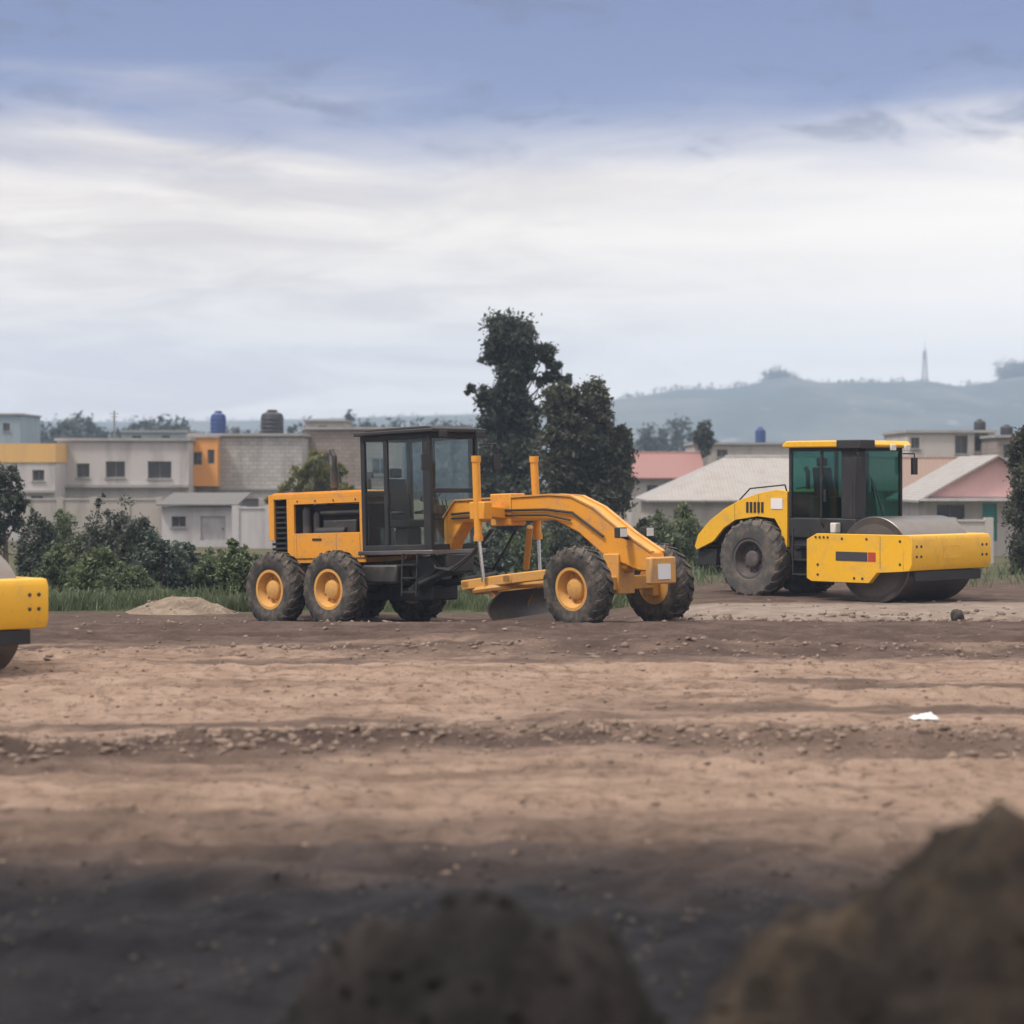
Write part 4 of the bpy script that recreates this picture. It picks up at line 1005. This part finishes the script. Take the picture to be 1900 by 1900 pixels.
# the orange bay on its corner
def bay(parent, px0, px1, r0, r1, d, out):
    ox, oz = parent.location.x, parent.location.z
    x0, x1 = X(px0, d) - ox, X(px1, d) - ox; z0, z1 = Z(r1, d) - oz, Z(r0, d) - oz
    m = MB(); k = d / FPX; hs = [(x0 + 8 * k, z1 - 50 * k, 18 * k, 24 * k), (x0 + 36 * k, z1 - 48 * k, 13 * k, 26 * k)]
    hs2 = [(a - x0, b, c, e) for a, b, c, e in hs]; facade(m, x1 - x0, z0, z1, hs2, .14)
    m.v = [(v[0] + x0, v[1] - out, v[2]) for v in m.v]; y0, y1 = -out, -.004
    for x in (x0, x1): m.add([(x, y0, z0), (x, y1, z0), (x, y1, z1), (x, y0, z1)], [(0, 1, 2, 3)])
    m.add([(x0, y0, z0), (x1, y0, z0), (x1, y1, z0), (x0, y1, z0)], [(0, 1, 2, 3)]); m.add([(x0, y0, z1), (x1, y0, z1), (x1, y1, z1), (x0, y1, z1)], [(3, 2, 1, 0)])
    b = m.build('bay', M['orange_wall'], parent, smooth=False); b['label'] = 'orange painted bay'
    for (x, z, w, h) in hs: add_window(b, x, z, w, h, y=-out, depth=.14, mull=0 if w < .45 else 1, sill=False)
    m = MB(); m.box(x0 - .06, x1 + .06, y0 - .08, y1, z1 + .003, z1 + .10); m.build('bay_roof', M['slab'], b, smooth=False)
bay(t4, 354, 408, 813, 902, 124, 1.1)
house('house', 'brown block house half hidden by the grader cab, at the end of the left row', 563, 735, 797, 128, 8, 'brown_wall', wins=[(588, 840, 612, 866), (690, 850, 720, 880)], bands=[(905, .1, .12)])
house('garage', 'pale low garage with a dark sheet roof below the orange bay', 300, 434, 941, 108, 5, 'concrete_pale', doors=[(372, 958, 418, 1003)], wins=[(318, 958, 345, 978)], cat='garage', door_mat='gate', slab=False)
def sheet_on(px0, px1, row, d, deep, mat, over=.35, rise=.5):
    """a thin sloping roof sheet made for the last building"""
    t = [o for o in C.objects if o.get('category') == 'garage'][-1]; zb = t.location.z
    x0, x1, z = X(px0, d) - t.location.x, X(px1, d) - t.location.x, Z(row, d) - zb
    m = MB(); m.prism([(0, 0), (1, 0), (1, .06), (0, .06)], 0, 1)
    m.v = [(x0 - .2 + (x1 - x0 + .4) * v[0], -over + (deep + over * 2) * v[1], z + .02 + v[2] + rise * v[1]) for v in m.v]
    m.build('roof', M[mat], t, smooth=False)
sheet_on(300, 434, 939, 108, 5, 'dark_roof')
def low_wall(name, label, px0, px1, top, d, mat, thick=.2, pillars=3, ry=0.0):
    x0, x1 = X(px0, d), X(px1, d); zb = gz((x0 + x1) / 2, d) - .2; H = Z(top, d) - zb; w = x1 - x0
    m = MB(); m.box(0, w, 0, thick, 0, H)
    m.box(-.03, w + .03, -.04, thick + .04, H + .002, H + .08)
    for k in range(pillars): q = w * k / max(1, pillars - 1); m.box(q - .16, q + .16, -.06, thick + .06, 0, H + .15)
    o = m.build(name, M[mat], None, smooth=False); o.location = (x0, d, zb); o.rotation_euler.z = ry
    return tag(o, label, 'wall')
low_wall('garden_wall', 'pale low wall between the garage and the rear of the grader', 437, 560, 944, 106, 'concrete_pale')
low_wall('garden_wall', 'stained grey wall behind the dark bushes on the left', 50, 296, 928, 110, 'concrete_warm', pillars=5)
low_wall('garden_wall', 'blue grey low wall between the grader nose and the right roller', 1230, 1475, 1000, 77, 'blue_wall', pillars=4)
low_wall('garden_wall', 'grey block wall behind the drum of the right roller', 1560, 1835, 968, 88, 'beige_wall', pillars=5)

def roofed(name, label, px0, px1, eave, ridge, d, deep, wall, roof, kind, wins=(), doors=(), rx0=None, rx1=None, door_mat='door', gable=None):
    t = house(name, label, px0, px1, eave, d, deep, wall, wins, doors, slab=False, door_mat=door_mat)
    ox, oz = t.location.x, t.location.z; w = X(px1, d) - X(px0, d); H = Z(eave, d) - oz
    dr = d + (deep / 2 if kind != 'front' else 0); rise = Z(ridge, dr) - Z(eave, d); o = .35; th = .08
    m = MB()
    def slab(q):
        lo = [(x, y, z - th) for x, y, z in q]; n = len(q)
        m.add(list(q) + lo, [tuple(range(n)), tuple(range(2 * n - 1, n - 1, -1))] + [(i, i + n, (i + 1) % n + n, (i + 1) % n) for i in range(n)])
    h0 = H + .05
    if kind in ('hip', 'gable'):
        a, b = (X(rx0, dr) - ox, X(rx1, dr) - ox) if kind == 'hip' else (-o, w + o)
        A, B, Cc, Dd = (-o, -o, h0), (w + o, -o, h0), (w + o, deep + o, h0), (-o, deep + o, h0); E, F = (a, deep / 2, h0 + rise), (b, deep / 2, h0 + rise)
        slab([A, B, F, E]); slab([Cc, Dd, E, F])
        if kind == 'hip': slab([B, Cc, F]); slab([Dd, A, E])
        else:
            g = MB()
            for x in (0, w): g.add([(x, 0, H), (x, deep, H), (x, deep / 2, H + rise - .05)], [(0, 1, 2)])
            g.build('gable', M[gable or wall], t, smooth=False)
        m.tube(E, F, .09, n=8)
    if kind == 'front':                                               # gable end faces the camera
        c = w / 2
        slab([(-o, -o, h0 - rise * o / c), (c, -o, h0 + rise), (c, deep, h0 + rise), (-o, deep, h0 - rise * o / c)]); slab([(w + o, -o, h0 - rise * o / c), (w + o, deep, h0 - rise * o / c), (c, deep, h0 + rise), (c, -o, h0 + rise)])
        g = MB(); g.prism([(0, H + .002), (w, H + .002), (c, H + rise - .06)], -.03, .12); g.build('gable', M[gable or wall], t, smooth=False)
        g = MB(); g.box(-.25, w + .2, -.75, -.031, H - .16, H - .06); g.build('awning', M['concrete_pale'], t, smooth=False)
    m.build('roof', M[roof], t, smooth=False)
    return t
roofed('house', 'house with a low dusty red roof right of the broad tree', 1172, 1300, 888, 842, 150, 9, 'concrete_warm', 'red_roof', 'gable', wins=[(1200, 900, 1222, 922)])
roofed('house', 'house with a wide light grey hipped roof behind the tail of the right roller', 1215, 1490, 930, 850, 112, 12, 'concrete_warm', 'grey_roof', 'hip', wins=[(1250, 945, 1285, 975), (1350, 945, 1390, 975)], rx0=1345, rx1=1520)
house('house', 'beige upper house with two dark windows above the brown roof at the right', 1684, 1846, 803, 126, 8, 'beige_wall', wins=[(1690, 812, 1706, 832), (1772, 808, 1796, 842), (1808, 802, 1834, 838), (1720, 870, 1760, 900)])
house('house', 'flat roofed grey house showing above the ridge of the grey hipped roof', 1288, 1476, 825, 157, 8, 'concrete_warm', wins=[(1330, 834, 1350, 848)])
house('house', 'dark grey house at the right edge partly hidden by the column conifer', 1850, 2010, 812, 122, 8, 'brown_wall', wins=[(1862, 825, 1880, 850), (1925, 830, 1950, 855)])
roofed('house', 'house with a long brown sheet roof just right of the roller cab', 1640, 1880, 912, 852, 108, 9, 'concrete_warm', 'brown_roof', 'gable', wins=[(1690, 930, 1715, 955)])
roofed('house', 'house with a pink gable and teal door behind the right roller drum', 1716, 1985, 922, 846, 96, 8, 'beige_wall', 'grey_roof', 'front', wins=[(1738, 936, 1790, 966)], doors=[(1823, 934, 1850, 1004)], door_mat='teal', gable='pink_wall')

# roof tanks and posts
def tank(label, px, row, d, r, h, mat):
    zt = Z(row, d); x = X(px, d); z0 = zt - h
    t = thing('water_tank', label, 'water tank', (x, d, z0))
    m = MB(); m.lathe([(r * .96, 0), (r, .04), (r, h * .70), (r * .90, h * .82), (r * .45, h * .92), (r * .44, h * .93)], 28)
    for k in range(4): m.lathe([(r * .99, h * (.1 + .16 * k)), (r * 1.03, h * (.12 + .16 * k)), (r * 1.03, h * (.16 + .16 * k)), (r * .99, h * (.18 + .16 * k))], 28, closed=True)
    m.v = [(x_, -z_, y_) for x_, y_, z_ in m.v]; m.build('vessel', M[mat], t)
    m = MB(); m.lathe([(r * .46, h * .93), (r * .46, h * .97), (r * .3, h), (0, h)], 20); m.v = [(x_, -z_, y_) for x_, y_, z_ in m.v]; m.build('lid', M[mat], t)
    return t
tank('blue plastic water tank on the roof beside the orange bay', 405, 762, 127, .42, 1.28, 'tank_blue')
tank('wide black water tank on the plain grey house roof', 505, 760, 128, .62, 1.36, 'tank_black')
tank('small blue water tank on the flat roofed house behind the hipped roof', 1411, 792, 160, .36, 1.14, 'tank_blue')
tank('small black water tank on the beige upper house', 1818, 778, 129, .32, .68, 'tank_black')
tank('black water tank on the dark grey house at the right edge', 1868, 788, 125, .34, .60, 'tank_black')
house('blue_house', 'blue grey distant house showing above the orange parapet at the left edge', -40, 38, 770, 190, 8, 'blue_wall', wins=[(5, 785, 18, 800)], cat='house')
house('house', 'low dark blue distant house row behind the long grey house', 226, 345, 802, 185, 8, 'blue_wall', wins=[(245, 808, 262, 815), (300, 808, 315, 815)])
house('house', 'small pale distant house behind the brown block house', 566, 640, 782, 185, 8, 'concrete_warm', wins=[(590, 790, 606, 806)])
m = MB(); zt, zb = Z(762, 123), Z(816, 123) - .1; m.tube((0, 0, 0), (0, 0, zt - zb), .05, .04, 10); m.bar((-.25, 0, (zt - zb) * .9), (.25, 0, (zt - zb) * .9), .03, .03); m.bar((-.18, 0, (zt - zb) * .8), (.18, 0, (zt - zb) * .8), .03, .03)
o = m.build('roof_antenna', M['frame'], None); o.location = (X(212, 123), 123, zb); tag(o, 'thin dark antenna on the left roof of the long grey house', 'antenna')

# ------------------------------------------------------------------ far hill, woods on it, mast
HD = 1500.0
kx = [-4200, -1500, -300, 0, 300, 650, 900, 1140, 1180, 1260, 1340, 1400, 1440, 1500, 1600, 1700, 1760, 1830, 1880, 1920, 2100, 3000, 5500]
ky = [840, 800, 784, 782, 786, 778, 770, 742, 736, 722, 722, 712, 700, 712, 711, 709, 722, 712, 700, 702, 690, 720, 800]
hx = np.linspace(-1750, 1750, 420); hv = np.linspace(0, 1, 60)
hpx = 950 + hx / HD * FPX
ridge = CAMH - (np.interp(hpx, kx, ky) - HORIZON) / FPX * HD
HX, HV = np.meshgrid(hx, hv)
prof = np.where(HV < .55, sst(0, .55, HV), 1 - .6 * sst(.55, 1, HV))
HY = HD - 420 + 764 * HV
HZ = -3 + (ridge[None, :] + 3) * prof + (3.5 * (fbm(HX * .012, HY * .012, 4, 3) - .5) + 12 * (fbm(HX * .003, HY * .004, 3, 9) - .5)) * sst(0, .3, HV) * (1 - .65 * np.exp(-((HV - .55) / .06) ** 2))
ii = np.arange(HX.size).reshape(HX.shape)
hf = np.stack([ii[:-1, :-1], ii[:-1, 1:], ii[1:, 1:], ii[1:, :-1]], -1).reshape(-1, 4)
mh, nt, b = new_mat('hill'); g = nt.nodes.new('ShaderNodeNewGeometry')
c = mixrgb(nt, ramp(nt, noise(nt, .012, 7, .65, g.outputs['Position']), .4, .62), (.028, .044, .042), (.075, .085, .075))
c = mixrgb(nt, mul(nt, ramp(nt, noise(nt, .05, 4, .7, g.outputs['Position']), .60, .68), .6), c, (.20, .19, .19))
nt.links.new(c, b.inputs['Base Color']); b.inputs['Roughness'].default_value = 1
hill = np_mesh('hill', np.stack([HX, HY, HZ], -1).reshape(-1, 3), hf, mh, smooth=True); tag(hill, None, None, None, 'structure')
# woods on the ridge, one far mass
bl = []
for px in list(rng.uniform(1150, 2000, 150)) + list(rng.uniform(-200, 1150, 80)) + list(rng.normal(1447, 16, 22)) + list(rng.normal(1890, 14, 26)):
    x = (px - 950) / FPX * HD; z = float(np.interp(px, kx, ky)); zz = CAMH - (z - HORIZON) / FPX * HD
    s = rng.uniform(1.5, 3.4) * (1.9 if abs(px - 1447) < 30 else 3.0 if abs(px - 1890) < 30 else 1)
    bl.append((x, HD + rng.uniform(-12, 12), zz + s * .3, s * 1.1, s * 1.1, s, 1))
v, f = leaf_cloud(bl, 26000, 1.1, 77); tag(np_mesh('hilltop_woods', v, f, M['leaf_dark']), 'far bluish woods along the crest of the hill', 'woods', None, 'stuff')
bl = []
for px in list(rng.uniform(30, 350, 40)) + list(rng.uniform(420, 880, 40)) + list(rng.uniform(1190, 1300, 8)):
    d_ = 330 + rng.uniform(-15, 15); row = 800 + rng.uniform(-20, 10); s = rng.uniform(1.8, 4.0)
    bl.append((X(px, d_), d_, Z(row, d_) - s * .8, s * 1.3, s * 1.3, s, 1)); bl.append((X(px, d_), d_, Z(row, d_) - s * 2.4, s * 1.7, s * 1.6, s * 1.4, 1))
v, f = leaf_cloud(bl, 60000, .85, 78); tag(np_mesh('distant_woods', v, f, M['hill_leaf']), 'bluish distant tree line showing above the roofs of the left houses', 'woods', None, 'stuff')
# lattice mast
mx, md = X(1716, HD), HD; z0, z1 = Z(716, HD) - 3, Z(650, HD); Hm = z1 - z0
t = thing('radio_mast', 'tall thin radio mast on the crest of the far hill', 'mast', (mx, md, z0))
m = MB(); n = 9
def leg_at(k, q):
    w = 1.9 * (1 - .72 * q / n); return Vector(((-1, 1, 1, -1)[k] * w, (-1, -1, 1, 1)[k] * w, Hm * q / n))
for q in range(n):
    for k in range(4):
        m.bar(leg_at(k, q), leg_at(k, q + 1), .42, .42); m.bar(leg_at(k, q), leg_at((k + 1) % 4, q + 1), .22, .22); m.bar(leg_at(k, q + 1), leg_at((k + 1) % 4, q + 1), .22, .22)
m.build('lattice', M['frame'], t, smooth=False)
m = MB(); m.tube((0, 0, Hm), (0, 0, Hm + 6), .25, .12, 8); m.build('spire', M['frame'], t)
for zf in (.80, .90):
    m = MB(); m.tube((-.6, -1.3, Hm * zf), (-.6, -.7, Hm * zf), 1.1, .9, 14); m.build('dish', M['frame'], t)

# ------------------------------------------------------------------ air
HAZE_DENS = .00046
me = bpy.data.meshes.new('haze'); bm = bmesh.new(); bmesh.ops.create_cube(bm, size=1); bm.to_mesh(me); bm.free()
hz = bpy.data.objects.new('haze', me); C.objects.link(hz)
hz.scale = (4800, 2700, 140); hz.location = (0, 1200, 70 - 5)
mz = bpy.data.materials.new('haze'); mz.use_nodes = True; nt = mz.node_tree; nt.nodes.remove(nt.nodes['Principled BSDF'])
pv = nt.nodes.new('ShaderNodeVolumePrincipled'); pv.inputs['Color'].default_value = (.60, .76, 1.0, 1); pv.inputs['Density'].default_value = HAZE_DENS; pv.inputs['Anisotropy'].default_value = .0
nt.links.new(pv.outputs[0], nt.nodes['Material Output'].inputs['Volume']); me.materials.append(mz); hz['kind'] = 'stuff'

# ------------------------------------------------------------------ sky, sun, camera
EL, AZ = 60.0, -118.0                                                # sun high on the left, a little towards the camera
w = bpy.data.worlds.new('World'); bpy.context.scene.world = w; w.use_nodes = True; nt = w.node_tree
bg = nt.nodes['Background']; sky = nt.nodes.new('ShaderNodeTexSky'); sky.sky_type = 'NISHITA'; sky.sun_disc = False
sky.sun_elevation = R(EL); sky.sun_rotation = R(AZ); sky.dust_density = .6; sky.ozone_density = 2.0; sky.altitude = 1500
bg.inputs[1].default_value = .085
tc = nt.nodes.new('ShaderNodeTexCoord'); dirv = tc.outputs['Generated']; sp = nt.nodes.new('ShaderNodeSeparateXYZ'); nt.links.new(dirv, sp.inputs[0])
def vscale(s, off=(0, 0, 0)):
    mp = nt.nodes.new('ShaderNodeMapping'); mp.inputs['Scale'].default_value = s; mp.inputs['Location'].default_value = off; nt.links.new(dirv, mp.inputs[0]); return mp.outputs[0]
def math2(op, a, b_):
    n = nt.nodes.new('ShaderNodeMath'); n.operation = op
    for i, q in enumerate((a, b_)):
        if isinstance(q, (int, float)): n.inputs[i].default_value = q
        else: nt.links.new(q, n.inputs[i])
    return n.outputs[0]
nA = noise(nt, 1.0, 6, .55, vscale((5, 5, 30)), .6)
nB = noise(nt, 1.0, 7, .60, vscale((9, 9, 55), (3, 1, 2)), .8)
nC = noise(nt, 1.0, 5, .55, vscale((22, 22, 60), (5, 2, 7)), .5)
zz = math2('ADD', sp.outputs[2], math2('MULTIPLY', math2('SUBTRACT', nA, .5), .075))
low = nt.nodes.new('ShaderNodeMapRange'); low.interpolation_type = 'SMOOTHSTEP'; nt.links.new(zz, low.inputs[0])
low.inputs[1].default_value = .112; low.inputs[2].default_value = .172; low.inputs[3].default_value = 1; low.inputs[4].default_value = .0
high = nt.nodes.new('ShaderNodeMapRange'); high.interpolation_type = 'SMOOTHSTEP'; nt.links.new(math2('ADD', sp.outputs[2], math2('MULTIPLY', math2('SUBTRACT', noise(nt, 3, 5, .6, dirv), .5), .5)), high.inputs[0])
high.inputs[1].default_value = .26; high.inputs[2].default_value = .55; high.inputs[4].default_value = .85
cov = math2('MAXIMUM', low.outputs[0], high.outputs[0])
ccol = mixrgb(nt, ramp(nt, nB, .34, .66), (.53, .470, .425), (.72, .650, .568))
ccol = mixrgb(nt, ramp(nt, math2('ADD', sp.outputs[0], math2('MULTIPLY', math2('SUBTRACT', nA, .5), .3)), -.1, .25), ccol, (.80, .735, .655))
up = nt.nodes.new('ShaderNodeMapRange'); nt.links.new(sp.outputs[2], up.inputs[0]); up.inputs[1].default_value = .2; up.inputs[2].default_value = .55; up.inputs[3].default_value = 1.0; up.inputs[4].default_value = 1.7  # overhead cloud, out of view, brightened to raise the ambient light
bgc = nt.nodes.new('ShaderNodeBackground'); nt.links.new(ccol, bgc.inputs[0]); nt.links.new(up.outputs[0], bgc.inputs[1])
tint = nt.nodes.new('ShaderNodeMix'); tint.data_type = 'RGBA'; tint.blend_type = 'MULTIPLY'; tint.inputs[0].default_value = 1; nt.links.new(sky.outputs[0], tint.inputs[6]); tint.inputs[7].default_value = (.60, .50, .64, 1)
nt.links.new(tint.outputs[2], bg.inputs[0])
ms = nt.nodes.new('ShaderNodeMixShader'); nt.links.new(cov, ms.inputs[0]); nt.links.new(bg.outputs[0], ms.inputs[1]); nt.links.new(bgc.outputs[0], ms.inputs[2]); bgd = nt.nodes.new('ShaderNodeBackground'); bgd.inputs[0].default_value = (.085, .105, .185, 1); ms2 = nt.nodes.new('ShaderNodeMixShader')
wisp = math2('MULTIPLY', math2('MULTIPLY', ramp(nt, nC, .50, .68), ramp(nt, sp.outputs[2], .118, .150)), math2('SUBTRACT', .62, math2('MULTIPLY', high.outputs[0], .62)))
nt.links.new(wisp, ms2.inputs[0]); nt.links.new(ms.outputs[0], ms2.inputs[1]); nt.links.new(bgd.outputs[0], ms2.inputs[2])
nt.links.new(ms2.outputs[0], nt.nodes['World Output'].inputs[0])

sl = bpy.data.lights.new('sun', 'SUN'); sl.energy = 2.3; sl.angle = R(10); sl.color = (1, .95, .88)
so = bpy.data.objects.new('sun', sl); C.objects.link(so)
az = R(AZ); sd = Vector((math.sin(az) * math.cos(R(EL)), math.cos(az) * math.cos(R(EL)), math.sin(R(EL))))
so.rotation_euler = (-sd).to_track_quat('-Z', 'Y').to_euler(); so.location = (-30, -20, 60)

cd = bpy.data.cameras.new('camera'); co = bpy.data.objects.new('camera', cd); C.objects.link(co)
co.location = (0, 0, CAMH); co.rotation_euler = (R(90), 0, 0)
cd.sensor_width = 36; cd.lens = 36 * FPX / PW; cd.shift_y = (HORIZON - 950) / PW
cd.clip_start = .3; cd.clip_end = 9000
cd.dof.use_dof = True; cd.dof.focus_distance = 43; cd.dof.aperture_fstop = 1.25
sc = bpy.context.scene; sc.camera = co
sc.view_settings.view_transform = 'Standard'; sc.view_settings.look = 'None'; sc.view_settings.exposure = .66; sc.view_settings.gamma = 1
sc.render.engine = 'CYCLES'; sc.cycles.use_denoising = True
sc.cycles.max_bounces = 6; sc.cycles.transparent_max_bounces = 12; sc.cycles.volume_bounces = 2
